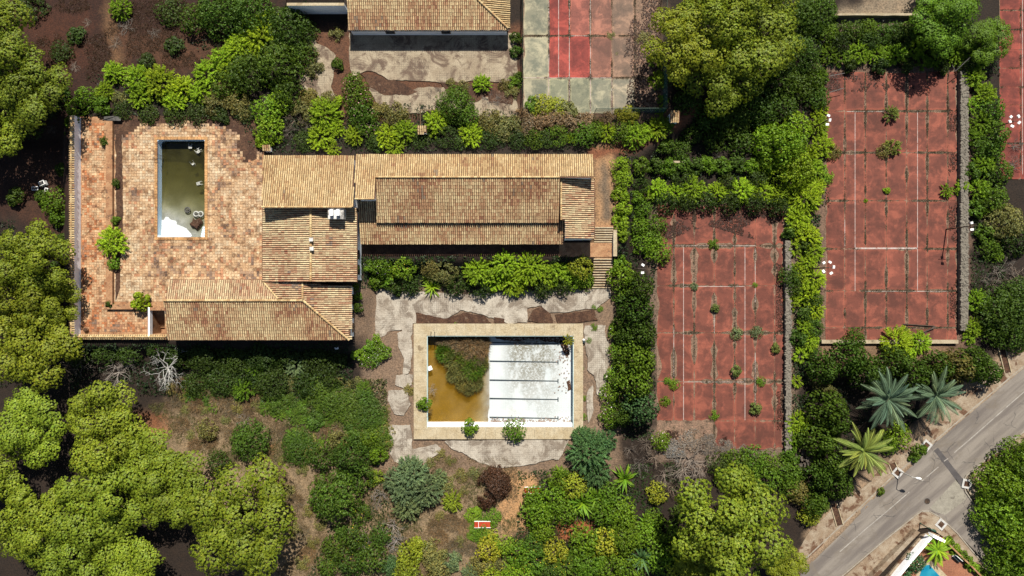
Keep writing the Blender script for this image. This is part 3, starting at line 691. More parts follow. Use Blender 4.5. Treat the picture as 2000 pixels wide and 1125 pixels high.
for q in ((RO[0], RI[0] + .05, RO[2], RO[3]), (RI[1] - .05, RO[1], RO[2], RO[3]), (RI[0] + .05, RI[1] - .05, RO[2], RI[2] + .05), (RI[0] + .05, RI[1] - .05, RI[3] - .05, RO[3])):
    horiz = q[1] - q[0] > q[3] - q[2]; L = (q[1] - q[0]) if horiz else (q[3] - q[2]); n = int(L / 1.25)
    for i in range(n):
        g = .008; a0 = (q[0] if horiz else q[2]) + L * i / n + g; a1 = (q[0] if horiz else q[2]) + L * (i + 1) / n - g
        MB().box(*((a0, a1, q[2] + g, q[3] - g) if horiz else (q[0] + g, q[1] - g, a0, a1)), -.15, .25 + random.uniform(-.008, .008)).build('coping_stone', 'coping', big)
MB().box(RI[0] + .01, RI[1] - .01, RI[2] + .01, RI[2] + .5, -1.9, -.35).build('ledge', 'white_wall', big)
for q in ((RI[0] + .055, RI[0] + .12, RI[2] + .06, RI[3] - .06), (RI[1] - .12, RI[1] - .055, RI[2] + .06, RI[3] - .06), (RI[0] + .055, RI[1] - .055, RI[3] - .12, RI[3] - .055)): MB().box(*q, -.12, .2).build('rim_band', 'pool_pale_teal', big)
for (ly) in (669, 705, 742, 778, 815):
    a = W(955, ly, -1.35); b = W(1089, ly + 2.5, -1.35); y = a[1]
    ln = MB().prism([(x955 + .01, y - .065), (b[0], y - .235), (b[0], y - .105), (x955 + .01, y + .065)], -1.5, -1.345).build('lane_line', 'dark_paint', big)
    for i in range(4): ln.data.vertices[i + 4].co.z = ln.data.vertices[i + 4].co.z
    MB().box(b[0] - .01, b[0] + .13, y - .47, y + .13, -1.5, -1.34).build('lane_end', 'dark_paint', big)
for i in range(90):                                      # chunks of plaster on the floor
    pass
V, F = [], []
for i in range(420):
    if i < 220: px, py = random.uniform(958, 1115), 826 - abs(random.gauss(0, 4.5))
    elif i < 330: px, py = random.uniform(985, 1108), 660 + abs(random.gauss(0, 5))
    else: px, py = random.gauss(1105, 12), random.uniform(660, 770)
    p = W(px, py, -1.3); r = random.uniform(.04, .16)
    if not (x955 + .1 < p[0] < RI[1] - .1 and RI[2] + .1 < p[1] < RI[3] - .1): continue
    b = len(V); n = 5; a0 = random.random() * 6
    V += [(p[0] + r * math.cos(a0 + k * 6.283 / n), p[1] + r * math.sin(a0 + k * 6.283 / n), -1.5) for k in range(n)] + [(p[0] + r * .7 * math.cos(a0 + k * 6.283 / n), p[1] + r * .7 * math.sin(a0 + k * 6.283 / n), -1.33 + r * .4) for k in range(n)]
    F += [[b + n + k for k in range(n)]] + [[b + k, b + (k + 1) % n, b + n + (k + 1) % n, b + n + k] for k in range(n)]
o = np.array(big.location); tag(link('plaster_fragments', mesh('plaster_fragments', np.array(V) - o, F, 'rubble'), big), kind='stuff')
for i, (poly) in enumerate(([(965, 657), (1100, 657), (1112, 672), (1090, 668), (1060, 666), (1030, 662), (1000, 668), (970, 662)], [(1088, 664), (1105, 662), (1112, 690), (1106, 700), (1098, 680)], [(1106, 745), (1113, 742), (1116, 760), (1108, 764)])):
    sheet('leaf_litter', poly, -1.32, .05, 'litter', .3, parent=None, seed=90 + i).parent = None
for ob in [o_ for o_ in C.objects if o_.name.startswith('leaf_litter')]:
    me = ob.data; co = np.zeros(len(me.vertices) * 3, np.float32); me.vertices.foreach_get('co', co); co = co.reshape(-1, 3) - o; me.vertices.foreach_set('co', co.astype(np.float32).ravel()); ob.parent = big
# pool ladder, floating box
def ladder(px, py, z, label, along=(0, -1)):
    p = W(px, py, z); t = thing('pool_ladder', label, 'ladder', p)
    for s in (-1, 1):
        m = MB().tube([(s * .25 * abs(along[1]) + along[0] * a, s * .25 * abs(along[0]) + along[1] * a, zz) for a, zz in ((-.5, 0), (-.45, .55), (-.2, .75), (.05, .6), (.12, -.9))], .025, 6); link('rail', mesh('rail', m.V, m.F, 'metal'), t)
    for i in range(3):
        zz = -.2 - i * .28; q = .12; e = .25
        m = MB().tube([(-e * abs(along[1]) + along[0] * q, -e * abs(along[0]) + along[1] * q, zz), (e * abs(along[1]) + along[0] * q, e * abs(along[0]) + along[1] * q, zz)], .03, 6); link('rung', mesh('rung', m.V, m.F, 'metal'), t)
ladder(846, 655, .25, 'steel ladder at the corner of the large half drained pool')
ladder(309, 306, UP + .08, 'steel ladder on the pale blue side of the small pool', (1, 0))
p = W(840, 719, -1.42); t = thing('floating_box', 'white plastic box floating at the edge of the amber water', 'box', (p[0], p[1], -1.5), .4)
m = MB().box(-.27, .27, -.27, .27, 0, .22); link('box', mesh('box', m.V, m.F, 'white_plastic'), t); m = MB().box(-.29, .29, -.29, .29, .221, .25); link('lid', mesh('lid', m.V, m.F, 'white_plastic'), t)

# ------------------------------------------------------------------ stairs and walls by the house
def steps(name, label, x0, x1, ya, yb, za, zb, n):
    t = thing(name, label, 'stairs', ((x0 + x1) / 2, (ya + yb) / 2, zb))
    for i in range(n):
        y1_ = ya + (yb - ya) * i / n; y0_ = ya + (yb - ya) * (i + 1) / n; z = za + (zb - za) * (i + .5) / n
        s = MB().box(x0, x1, min(y0_, y1_) + .0, max(y0_, y1_) - .004, zb - .5, z).build('step', 'terracotta_plain', t)
        MB().box(x0, x1, min(y0_, y1_) - .05, min(y0_, y1_) + .09, z + .002, z + .035).build('tread_edge', 'coping', s)
    return t
r = rect(1161, 441, 1197, 472, UP + .5); steps('garden_stairs', 'short flight of terracotta steps beside the end of the house roof', r[0], r[1], r[3], r[2], UP + .9, UP, 7)
r = rect(1158, 502, 1195, 562, 1.2); steps('garden_stairs', 'long flight of terracotta steps down to the pool patio', r[0], r[1], r[3], r[2], UP, .1, 12)
r = rect(716, 500, 731, 546, 1.2); steps('garden_stairs', 'narrow overgrown terracotta steps below the white house wall', r[0], r[1], r[3], r[2], UP, .1, 10)
lt = sheet('landing', [(1092, 474), (1197, 474), (1197, 502), (1092, 502)], UP + .02, .15, 'terracotta_plain', 0, 'structure')
lt = sheet('path', [(706, 474), (1092, 474), (1092, 500), (706, 500)], UP - .01, .15, 'litter', .1, 'structure')
r = rect(1198, 450, 1204, 500, 2.8)
wt = thing('low_wall', 'short white wall beside the terracotta stairs', 'wall', ((r[0] + r[1]) / 2, (r[2] + r[3]) / 2, UP)); MB().box(*r, UP - 1, UP + .8).build('wall', 'white_wall', wt); MB().box(r[0] - .04, r[1] + .04, r[2] - .04, r[3] + .04, UP + .8, UP + .86).build('cap', 'coping', wt)
r = rect(560, 6, 672, 10, 5)
wt = thing('boundary_wall', 'grey white boundary wall beyond the corner of the rear building', 'wall', ((r[0] + r[1]) / 2, r[2], UP)); MB().box(*r, UP - .4, 4.9).build('wall', 'white_wall', wt); MB().box(r[0], r[1], r[2] - .05, r[3] + .05, 4.9, 4.97).build('cap', 'coping', wt)
# air conditioner
p = W(657, 675, 1.8); t = thing('air_conditioner', 'white air conditioner unit below the eaves of the tiled wing', 'air conditioner', (p[0], p[1], 1.2))
m = MB().box(-.25, .25, -.5, .5, 0, .6); link('casing', mesh('casing', m.V, m.F, 'white_plastic'), t); m = MB().tube([(0, -.15, .601), (0, -.15, .62)], .18, 10); link('fan', mesh('fan', m.V, m.F, 'dark_paint'), t)
m = MB().box(-.2, .2, -.4, .6, -1.2, -.0); link('stand', mesh('stand', m.V, m.F, 'metal'), t)
# cracked rear yard
yard = MB().box(*rect(690, 72, 990, 90, UP), UP - .3, UP - .05).build('yard', 'yard_concrete'); yard['kind'] = 'structure'
for i, (poly, amp) in enumerate(([[(682, 66), (1010, 66), (1012, 150), (990, 160), (930, 158), (880, 165), (850, 160), (800, 158), (760, 155), (735, 140), (715, 138), (690, 150), (681, 120)], .25], [[(722, 170), (780, 165), (800, 175), (850, 168), (925, 172), (945, 190), (1010, 190), (1012, 225), (940, 230), (860, 215), (790, 222), (740, 210)], .4],
        [[(598, 65), (612, 62), (618, 85), (640, 95), (655, 108), (650, 150), (645, 170), (655, 190), (640, 200), (590, 170), (585, 160), (605, 120), (600, 90)], .25])):
    sheet('concrete_slab', poly, UP + .05 + i * .005, .2, 'yard_concrete', amp, parent=yard, seed=110 + i)
for i, poly in enumerate(([(700, 140), (730, 150), (770, 158), (795, 165), (790, 185), (745, 185), (720, 168)], [(735, 170), (790, 168), (815, 180), (790, 186), (750, 184)], [(860, 160), (930, 165), (960, 180), (930, 200), (880, 195)], [(950, 175), (1005, 180), (1000, 205), (955, 200)])):
    sheet('soil_patch', poly, UP + .068 + i * .004, .12, 'litter', .35, parent=yard, seed=130 + i)

# ------------------------------------------------------------------ courts of red slabs with joints
def slab_obj(x0, y0, x1, y1, z, colr, parent, er=.12, seed=0):
    a = W(x0, y1, z); b = W(x1, y0, z); X0, Y0, X1, Y1 = a[0], a[1], b[0], b[1]
    pts = []
    cr_ = random.uniform(.05, .45); m = 9
    base = [(X0, Y0), (X1, Y0), (X1, Y1), (X0, Y1)]
    for i in range(4):
        p = np.array(base[i]); q = np.array(base[(i + 1) % 4]); L = np.hypot(*(q - p)); d = (q - p) / L; nn = np.array([-d[1], d[0]])
        for t in np.linspace(0, 1, m, endpoint=False):
            w = p + d * L * (t * .94 + .03)
            e = .02 + max(0, fbm(w[0] * .45, w[1] * .45, 21, 3) - .47) * er * 10 + max(0, fbm(w[0] * 1.7, w[1] * 1.7, 22, 3) - .5) * .5 * er / .12
            u_ = t * .94 + .03; e = min(e, .02 + .7 * min(u_, 1 - u_) * L)
            pts.append(tuple(w + nn * e))
    n = len(pts); cx = (X0 + X1) / 2; cy = (Y0 + Y1) / 2
    v = [(x, y, -.12) for x, y in pts] + [(x, y, 0) for x, y in pts]
    inn = [(cx + (x - cx) * .8, cy + (y - cy) * .86, .003) for x, y in pts]; v += inn
    f = [[i, (i + 1) % n, n + (i + 1) % n, n + i] for i in range(n)] + [[n + i, n + (i + 1) % n, 2 * n + (i + 1) % n, 2 * n + i] for i in range(n)] + [list(range(2 * n, 3 * n))]
    K = [(1, 1, 1)] * n + [(1.75, 1.6, 1.45)] * n + [(1, 1, 1)] * n
    off = np.array((cx, cy, z)); po = np.zeros(3)
    me = mesh('court_slab', np.array(v) - np.array((cx, cy, 0)), f, 'court_slab', np.array(K))
    o = link('court_slab', me, parent, tuple(off)); k_ = random.uniform(.86, 1.12); o.color = (colr[0] * k_, colr[1] * k_, colr[2] * k_, 1); return o
t = NT('court_slab')
cc = t.mix(1., t.ocol(), t.vcol(), 'MULTIPLY')
rv = t.n.new('ShaderNodeVectorMath'); rv.operation = 'ADD'; cv = t.n.new('ShaderNodeCombineXYZ'); t.l.new(t.math('MULTIPLY', t.orand(), 3.), cv.inputs[0]); t.l.new(t.pos, rv.inputs[0]); t.l.new(cv.outputs[0], rv.inputs[1])
cc = t.mix(t.math('MULTIPLY', t.mapr(t.noise(.55, 6, .68, rv.outputs[0], .5), .46, .64), .8), cc, t.mix(1., t.ocol(), (1.85, 1.75, 1.65), 'MULTIPLY'))
cc = t.mix(t.math('MULTIPLY', t.mapr(t.noise(.42, 5, .7, t.pos, .3), .44, .62), .7), cc, t.mix(1., t.ocol(), (.5, .58, .62), 'MULTIPLY'))
sm = t.n.new('ShaderNodeMapping'); sm.inputs['Scale'].default_value = (.25, 3., 1); t.l.new(t.pos, sm.inputs[0])
cc = t.mix(t.math('MULTIPLY', t.mapr(t.noise(.8, 4, .6, sm.outputs[0]), .5, .75), .3), cc, t.mix(1., t.ocol(), (.55, .55, .6), 'MULTIPLY'))
f_ = t.noise(11, 4, .75); g_ = t.n.new('ShaderNodeCombineColor'); gg = t.mapr(f_, .25, .75, .8, 1.2)
for i in range(3): t.l.new(gg, g_.inputs[i])
t.bump(f_, .2, .02); t.fin(t.mix(1., cc, g_.outputs[0], 'MULTIPLY'), .85)
RED = c(148, 86, 70)
joints = []
def court(name, xs, ys, z, colf, lines, er=.12, outline=None):
    base = MB().box(*rect(xs[0], ys[0], xs[-1], ys[-1], z), z - .3, z - .03).build(name, 'litter_grey'); base['kind'] = 'structure'
    for i in range(len(xs) - 1):
        for j in range(len(ys) - 1):
            k_ = colf(i, j)
            if k_ is None: continue
            slab_obj(xs[i], ys[j], xs[i + 1], ys[j + 1], z, k_, base, er)
    for x in xs[1:-1]: joints.append((W(x, ys[0], z), W(x, ys[-1], z)))
    for y in ys[1:-1]: joints.append((W(xs[0], y, z), W(xs[-1], y, z)))
    for (x0, y0, x1, y1) in lines:
        w = .036; a = W(x0, y0, z); b = W(x1, y1, z)
        x0w, x1w = sorted((a[0], b[0])); y0w, y1w = sorted((a[1], b[1]))
        MB().box(x0w - w, x1w + w, y0w - w, y1w + w, z - .02, z + .009).build('court_line', 'line_paint', base)
    return base
surf('litter_grey', c(176, 140, 116), c(150, 124, 102), 1.2, c(112, 92, 74), .8, .52, .64, fine=6, fa=.55, bump=.8)
xa = [1283, 1316, 1356, 1395, 1435, 1475, 1513, 1532]; ya_ = [398, 480, 558, 650, 745, 822, 878]
court('tennis_court', xa, ya_, 0, lambda i, j: None if (j == 5 and i < 3) else RED,
      [(1335, 482, 1335, 820), (1455, 482, 1455, 820), (1335, 559.5, 1455, 559.5), (1335, 746, 1455, 746), (1316, 480, 1475, 480), (1316, 640, 1316, 735), (1475, 486, 1475, 590), (1475, 690, 1475, 782), (1395, 610, 1395, 650)], .15)
xb = [1612, 1650, 1690, 1731, 1771, 1811, 1851, 1869]; yb_ = [140, 217, 298, 392, 486, 568, 640, 666]
court('tennis_court', xb, yb_, 0, lambda i, j: RED, [(1670, 218, 1670, 568), (1792, 218, 1792, 568), (1670, 486, 1792, 484), (1655, 218, 1725, 218), (1690, 569, 1851, 569), (1650, 430, 1650, 480)], .08)
court('tennis_court', [1952, 1993, 2035, 2080], [-70, 20, 58, 97, 133, 170, 205, 280, 350], 0, lambda i, j: c(150, 76, 64), [(1997, -60, 1997, 340)], .05)  # closely spaced joint rows drawn in place of pole shadows
GRN, REDB, FAD, BRN = c(180, 176, 150), c(176, 84, 74), c(172, 120, 102), c(162, 132, 112)
def colne(i, j):
    if j == 2: return [GRN, c(160, 160, 132), c(156, 156, 130), GRN, c(186, 174, 150), None][i]
    if i == 0: return GRN
    if i == 5: return None
    if i == 1: return REDB
    if i == 2: return c(172, 106, 92) if j == 0 else c(180, 86, 76)
    if i == 3: return FAD
    return BRN
court('tennis_court', [1022, 1072, 1112, 1153, 1195, 1240, 1286], [-70, 70, 152, 222], UP + .05, colne, [(1091, -60, 1091, 151), (1112, 70, 1152, 70), (1072, -60, 1072, 222), (1112, -60, 1112, 222), (1153, -60, 1153, 222), (1195, 152, 1195, 222), (1022, 152, 1195, 152)], .06)

# ------------------------------------------------------------------ walls between the courts, fences, lamps
def wall_run(name, label, poly, z0, z1, mat, capmat=None, amp=.06, cat='wall'):
    cxy = W(sum(p[0] for p in poly) / len(poly), sum(p[1] for p in poly) / len(poly), 0)
    t = thing(name, label, cat, (cxy[0], cxy[1], z0))
    pts = ragged(PX(poly, z1), amp, .5, 5) if amp else PX(poly, z1)
    MB().prism(pts, z0, z1).build('wall', mat, t)
    return t, pts
def stones_on(t, poly, z, n, rs, seed):
    """rough coping of individual stones joined as one part"""
    P = PX(poly, z); V, F = [], []
    xs = [p[0] for p in P]; ys = [p[1] for p in P]
    for i in range(n):
        x, y = random.uniform(min(xs), max(xs)), random.uniform(min(ys), max(ys)); r = random.uniform(*rs); b = len(V); m = 6; a0 = random.random() * 6; ex = random.uniform(.7, 1.3)
        for lv, (q, zz) in enumerate(((1, z - .1), (.9, z + .05 * random.uniform(.4, 1)), (.5, z + .1 * random.uniform(.6, 1)))):
            V += [(x + r * ex * q * math.cos(a0 + k_ * 6.283 / m), y + r / ex * q * math.sin(a0 + k_ * 6.283 / m), zz) for k_ in range(m)]
        for lv in (0, 1): F += [[b + lv * m + k_, b + lv * m + (k_ + 1) % m, b + (lv + 1) * m + (k_ + 1) % m, b + (lv + 1) * m + k_] for k_ in range(m)]
        F.append([b + 2 * m + k_ for k_ in range(m)])
    tag(link('coping_stones', mesh('coping_stones', np.array(V) - np.array(t.location), F, 'stone_wall'), t), kind='stuff')
q = [(1534, 470), (1544, 470), (1546, 882), (1536, 882)]
t, _ = wall_run('stone_wall', 'narrow grey stone wall between the two big red courts', q, -.2, .7, 'stone_wall'); stones_on(t, q, .7, 420, (.1, .2), 1)
q = [(1877, 138), (1891, 138), (1891, 645), (1877, 645)]
t, _ = wall_run('stone_wall', 'broad grey stone wall on the far side of the upper red court', q, -.2, .7, 'stone_wall'); stones_on(t, q, .7, 1100, (.1, .22), 2)
t, _ = wall_run('low_wall', 'cream low wall at the foot of the upper red court', [(1605, 664), (1872, 664), (1872, 671), (1605, 671)], -.8, .45, 'cream_wall', amp=0)
t, _ = wall_run('low_wall', 'broken pale wall beyond the ivy bank above the upper red court', [(1630, 26), (1800, 26), (1800, 30), (1630, 30)], -.2, .9, 'cream_wall', amp=.05)
t, _ = wall_run('low_wall', 'short concrete wall in the undergrowth above the lower red court', [(1232, 314), (1335, 314), (1335, 318), (1232, 318)], -.2, .8, 'cream_wall', amp=.04)
def fence(label, pts, z, h=3.0):
    P = [W(x, y, z) for x, y in pts]; t = thing('mesh_fence', label, 'fence', P[0]); o = np.array(P[0])
    for a, b in zip(P[:-1], P[1:]):
        a = np.array(a); b = np.array(b); L = np.linalg.norm(b - a); n = max(1, int(L / 3))
        for i in range(n + 1):
            p = a + (b - a) * i / n; m = MB().tube([p - o, p - o + np.array((0, 0, h))], .035, 6); link('post', mesh('post', m.V, m.F, 'green_metal'), t)
        m = MB().tube([a - o + (0, 0, h), b - o + (0, 0, h)], .025, 5); link('top_rail', mesh('top_rail', m.V, m.F, 'green_metal'), t)
        m = MB().add([a - o + (0, 0, .05), b - o + (0, 0, .05), b - o + (0, 0, h), a - o + (0, 0, h)], [[0, 1, 2, 3]]); link('netting', mesh('netting', m.V, m.F, 'net'), t)
fence('tall teal netting fence between the rear building and the green edged court', [(1021, -60), (1021, 222)], UP, 2.8)
fence('teal netting fence round the near corner of the green edged court', [(1160, 222), (1294, 222), (1294, -60)], UP, 2.8)
fence('pale green netting fence above the grey white boundary wall', [(560, -6), (672, -6)], UP, 3.4)
def mast(label, px, py, h, heads, base=None, group=None, z=0.):
    b = W(px, py, z); t = thing('floodlight_mast', label, 'floodlight', b, 0, group)
    m = MB().tube([(0, 0, 0), (0, 0, h)], [.1, .06], 8); link('pole', mesh('pole', m.V, m.F, 'metal_rust'), t)
    m = MB().tube([(-.5, 0, h - .1), (.5, 0, h - .1)], .04, 6); link('crossbar', mesh('crossbar', m.V, m.F, 'metal_rust'), t); m = MB().tube([(0, -.6, h - .2), (0, .6, h - .2)], .04, 6); link('crossbar', mesh('crossbar', m.V, m.F, 'metal_rust'), t)
    for (dx, dy) in heads:
        m = MB().box(-.14, .14, -.19, .19, 0, .16); hd = link('lamp_head', mesh('lamp_head', m.V, m.F, 'white_plastic'), t, (dx, dy, h)); hd.rotation_euler = (.25, 0, math.atan2(dy, dx) + random.uniform(-.4, .4))
        m = MB().box(-.11, .11, -.16, .16, -.02, -.002); link('lamp_glass', mesh('lamp_glass', m.V, m.F, 'lamp_glass'), hd)
mast('floodlight mast with a ring of white lamps in the hedge between the red courts', 1582, 525, 5.5, [(-.7, .6), (.1, .7), (.6, .1), (-.7, -.5), (.3, -.7)])
mast('floodlight mast with two white lamps near the dark clipped shrubs', 1240, 527, 5, [(.1, .5), (.1, -.5)])
mast('floodlight mast with three white lamps by the corner of the upper red court', 1584, 252, 5, [(0, .55), (.2, 0), (-.1, -.6)])
mast('floodlight mast with two white lamps over the broad stone wall', 1848, 448, 5, [(0, .4), (.1, -.45)])
mast('floodlight mast with a ring of white lamps by the outermost red court', 1928, 254, 5, [(-.5, .5), (-.6, -.1), (-.3, -.7), (.5, .6), (.6, -.2)])
def poles(name, label, cat, segs, mat='metal', r=.04):
    p0 = np.array(segs[0][0]); t = thing(name, label, cat, tuple(p0))
    for a, b in segs:
        m = MB().tube([np.array(a) - p0, np.array(b) - p0], r, 6); link('rail', mesh('rail', m.V, m.F, mat), t)
def w_(x, y, z): return W(x, y, z)
poles('goal_frame', 'fallen dark goal frame lying at the foot of the upper red court', 'goal', [(w_(1764, 633, .15), w_(1826, 637, .15)), (w_(1764, 633, .15), w_(1772, 652, .1)), (w_(1826, 637, .15), w_(1797, 657, .1)), (w_(1772, 652, .1), w_(1797, 657, .1)), (w_(1795, 652, .3), w_(1826, 640, .3))], 'metal_rust', .07)
poles('fence_post', 'bent grey fence posts leaning at the top of the upper red court', 'post', [(w_(1858, 123, .1), w_(1866, 139, 1.5)), (w_(1866, 139, 1.5), w_(1895, 112, 2.2))], 'metal', .05)
poles('fence_rail', 'thin grey rail fallen over the slabs near the upper court corner', 'rail', [(w_(1603, 186, .6), w_(1648, 172, .9)), (w_(1603, 186, .05), w_(1603, 186, .6))], 'metal', .04)
poles('fence_rail', 'thin grey rail leaning out of the shrubs at the upper court corner', 'rail', [(w_(1612, 150, .4), w_(1650, 143, .8)), (w_(1612, 150, .0), w_(1612, 150, .4))], 'metal', .04)
# small tiled gate roofs
def gate(label, px, py, w, d, h):
    p = W(px, py, UP + h); t = thing('gate_pillar', label, 'gate pillar', (p[0], p[1], UP))
    MB().box(p[0] - w / 2 + .12, p[0] + w / 2 - .12, p[1] - d / 2 + .12, p[1] + d / 2 - .12, UP - .3, UP + h - .25).build('pillar', 'white_wall', t)
    P = [(p[0] - w / 2, p[1] + d / 2, UP + h), (p[0] - w / 2, p[1] - d / 2, UP + h - .25), (p[0] + w / 2, p[1] - d / 2, UP + h - .25), (p[0] + w / 2, p[1] + d / 2, UP + h)]
    V, F, K = tile_field(P, (0, -1), 'sun', .28, .36); ro = MB().prism([q[:2] for q in P], UP + h - .4, [q[2] for q in P]).build('roof', 'roof_under', t)
    tag(link('roof_tiles', mesh('roof_tiles', V - np.array(t.location), F, 'tile_roof', K, True), ro), kind='stuff')
gate('small tiled gate pillar beside the red earth path', 1319, 227, 1.2, 1.4, 2.2)
gate('small tiled pillar among the bushes behind the house', 824, 252, 1.2, .9, 1.8)
gate('small tiled pillar between terrace and house corner', 519, 289, 1.0, .8, 1.2)
fr = W(822, 216, UP + 1); poles('door_frame', 'pale wooden frame standing at the edge of the cracked yard', 'frame', [(w_(821, 246, UP + .5), w_(821, 215, UP + 1.2)), (w_(821, 215, UP + 1.2), w_(848, 215, UP + 1.2)), (w_(848, 215, UP + 1.2), w_(848, 215, UP))], 'wood', .07)
# loungers
def lounger(px, py, rz, label):
    p = W(px, py, .3); t = thing('sun_lounger', label, 'lounger', (p[0], p[1], zg(p[0], p[1]) + .05), rz)
    for nm, q in (('seat', (-.55, 1.0, -.38, .38, .3, .36)), ('backrest', (-1.12, -.6, -.38, .38, .34, .42))):
        m = MB().box(*q); link(nm, mesh(nm, m.V, m.F, 'red_plastic'), t)
    for s in (-1, 1):
        m = MB().box(-1.15, 1.05, s * .42 - .035, s * .42 + .035, .26, .39); link('frame_rail', mesh('frame_rail', m.V, m.F, 'white_plastic'), t)
        for x in (-.8, .8): m = MB().box(x - .03, x + .03, s * .42 - .03, s * .42 + .03, -.1, .26); link('leg', mesh('leg', m.V, m.F, 'white_plastic'), t)
    m = MB().box(-.6, -.55, -.4, .4, .3, .4); link('crossbar', mesh('crossbar', m.V, m.F, 'white_plastic'), t)
lounger(943, 1024, 0, 'orange red sun lounger with white frame beside green ground cover')
lounger(1041, 957, 0, 'orange red sun lounger half hidden under bushes by the sandy path')
# dumped things under the trees
for (px, py, w, d, h, lb) in ((83, 358, .75, .6, .7, 'white dumped appliance lying by the outer wall'), (64, 367, .9, .5, .08, 'grey white dumped board lying near the outer wall'), (88, 370, .45, .5, .3, 'small white dumped box lying by the outer wall')):
    p = W(px, py, .5); t = thing('dumped_box' if h < .5 else 'dumped_appliance', lb, 'rubbish', (p[0], p[1], zg(p[0], p[1]) + .02), random.uniform(-.6, .6))
    m = MB().box(-w / 2, w / 2, -d / 2, d / 2, 0, h); link('casing', mesh('casing', m.V, m.F, 'white_plastic'), t)
    m = MB().box(-w / 2 + .08, w / 2 - .08, -d / 2 + .08, d / 2 - .08, h + .001, h + .03); link('lid', mesh('lid', m.V, m.F, 'metal'), t)
p = W(1140, 664, .3); t = thing('rubbish_bag', 'white and blue rubbish bag on the corner of the pool coping', 'rubbish', (p[0], p[1], .26))
for nm, q, mt in (('bag', (0, 0, .22), 'white_plastic'), ('bag', (.05, -.3, .18), 'dark_paint')):
    m = MB().tube([(q[0], q[1], 0), (q[0], q[1], .12), (q[0] + .05, q[1], q[2] + .08)], [.16, .2, .05], 7); link(nm, mesh(nm, m.V, m.F, mt, None, True), t)

# ------------------------------------------------------------------ street corner
def line_off(pts, d):
    out = []
    for i, p in enumerate(pts):
        a = np.array(pts[max(0, i - 1)]); b = np.array(pts[min(len(pts) - 1, i + 1)]); t = (b - a) / np.linalg.norm(b - a); out.append(tuple(np.array(p) + np.array((t[1], -t[0])) * d))
    return out
LK = [(1440, 1218), (1556, 1108), (1650, 1020), (1740, 934), (1830, 858), (1920, 782), (2010, 707), (2200, 550)]      # near kerb
RK = [(2200, 680), (2010, 834), (1976, 860), (1920, 900), (1884, 930)]
RK2 = [(1800, 998), (1787, 1006), (1720, 1060), (1640, 1128), (1530, 1225)]
road = sheet('road', LK + RK + [(1882, 946), (1900, 985), (1935, 1020), (2060, 1150), (2000, 1200), (1930, 1104), (1870, 1040), (1835, 1008), (1818, 998)] + RK2, -.02, .2, 'asphalt', 0, 'structure')
sheet('gutter_strip', line_off(LK, 7) + [tuple(p) for p in LK[::-1]], -.014, .02, 'asphalt_dark', 0, parent=road)
sheet('repair_strip', [(1824, 880), (1832, 874), (1884, 940), (1876, 950)], -.012, .02, 'asphalt_dark', .05, parent=road)
sheet('repair_strip', [(1800, 998), (1806, 992), (1905, 1020), (1895, 1030)], -.1, .02, 'asphalt_dark', .05, parent=road)
sheet('concrete_apron', [(1816, 992), (1868, 936), (1888, 970), (1886, 976), (1846, 1006), (1826, 1000)], -.012, .02, 'road_concrete', .05, parent=road)
def stripe(pts, w, mat='line_paint_road', z=-.008):
    P = [W(*p)[:2] for p in pts]; L = line_off(P, w / 2); R = line_off(P, -w / 2)
    MB().prism(L + R[::-1], z - .01, z).build('road_marking', mat, road)
surf('line_paint_road', c(214, 206, 194), c(190, 182, 172), 1.5, c(168, 158, 148), 1.2, .52, .62, fine=12, fa=.15)
for s in ([(1640, 1078), (1690, 1034), (1732, 999)], [(1732, 999), (1776, 961)], [(1800, 940), (1833, 912)], [(1844, 901), (1852, 895)], [(1864, 884), (1890, 862)], [(1890, 862), (1950, 809), (2010, 757)]): stripe(s, .13)
kerb_t = None
def kerb(pts, label, w=.16):
    P = PX(pts); t = thing('kerb', label, 'kerb', (*P[0], -.02)); i0 = 0
    for a, b in zip(P[:-1], P[1:]):
        a = np.array(a); b = np.array(b); L = np.linalg.norm(b - a); d = (b - a) / L; nn = np.array([d[1], -d[0]]); n = max(1, int(L / 1.0))
        for i in range(n):
            s0 = a + d * (L * i / n + .006); s1 = a + d * (L * (i + 1) / n - .006)
            MB().prism([tuple(s0), tuple(s1), tuple(s1 - nn * w), tuple(s0 - nn * w)], -.2, .1).build('kerb_stone', 'kerb', t)
kerb(LK[1:-1], 'pale stone kerb on the overgrown side of the road')
kerb([(1976 + 40, 828), (1976, 860), (1920, 900), (1886, 928), (1880, 942), (1884, 960), (1902, 986), (1940, 1026)], 'pale stone kerb round the big leafy tree corner')
kerb([(1945, 1122), (1905, 1082), (1870, 1040), (1835, 1008), (1815, 997), (1800, 997), (1787, 1005), (1720, 1059), (1640, 1127)], 'curved pale stone kerb round the walled villa corner')
verge = sheet('verge', line_off(LK[1:-1], -3) + [(2010, 660), (1960, 700), (1900, 760), (1840, 800), (1800, 850), (1745, 890), (1690, 950), (1640, 980), (1580, 1040), (1550, 1090)][0:], .09, .4, 'verge', .1, 'structure', seed=4)
pav = sheet('pavement', [(1800, 1000), (1815, 1000), (1833, 1010), (1868, 1042), (1903, 1084), (1943, 1124), (1925, 1130), (1880, 1090), (1845, 1050), (1815, 1030), (1796, 1032), (1700, 1130), (1645, 1130), (1722, 1062), (1788, 1009)], .1, .4, 'verge', 0, 'structure')
sheet('pavement', [(2060, 800), (1976, 864), (1922, 904), (1890, 932), (1884, 944), (1890, 958), (1906, 982), (1944, 1022), (1980, 1040), (1960, 980), (1925, 930), (1960, 890), (2060, 820)], .1, .4, 'verge', 0, 'structure')
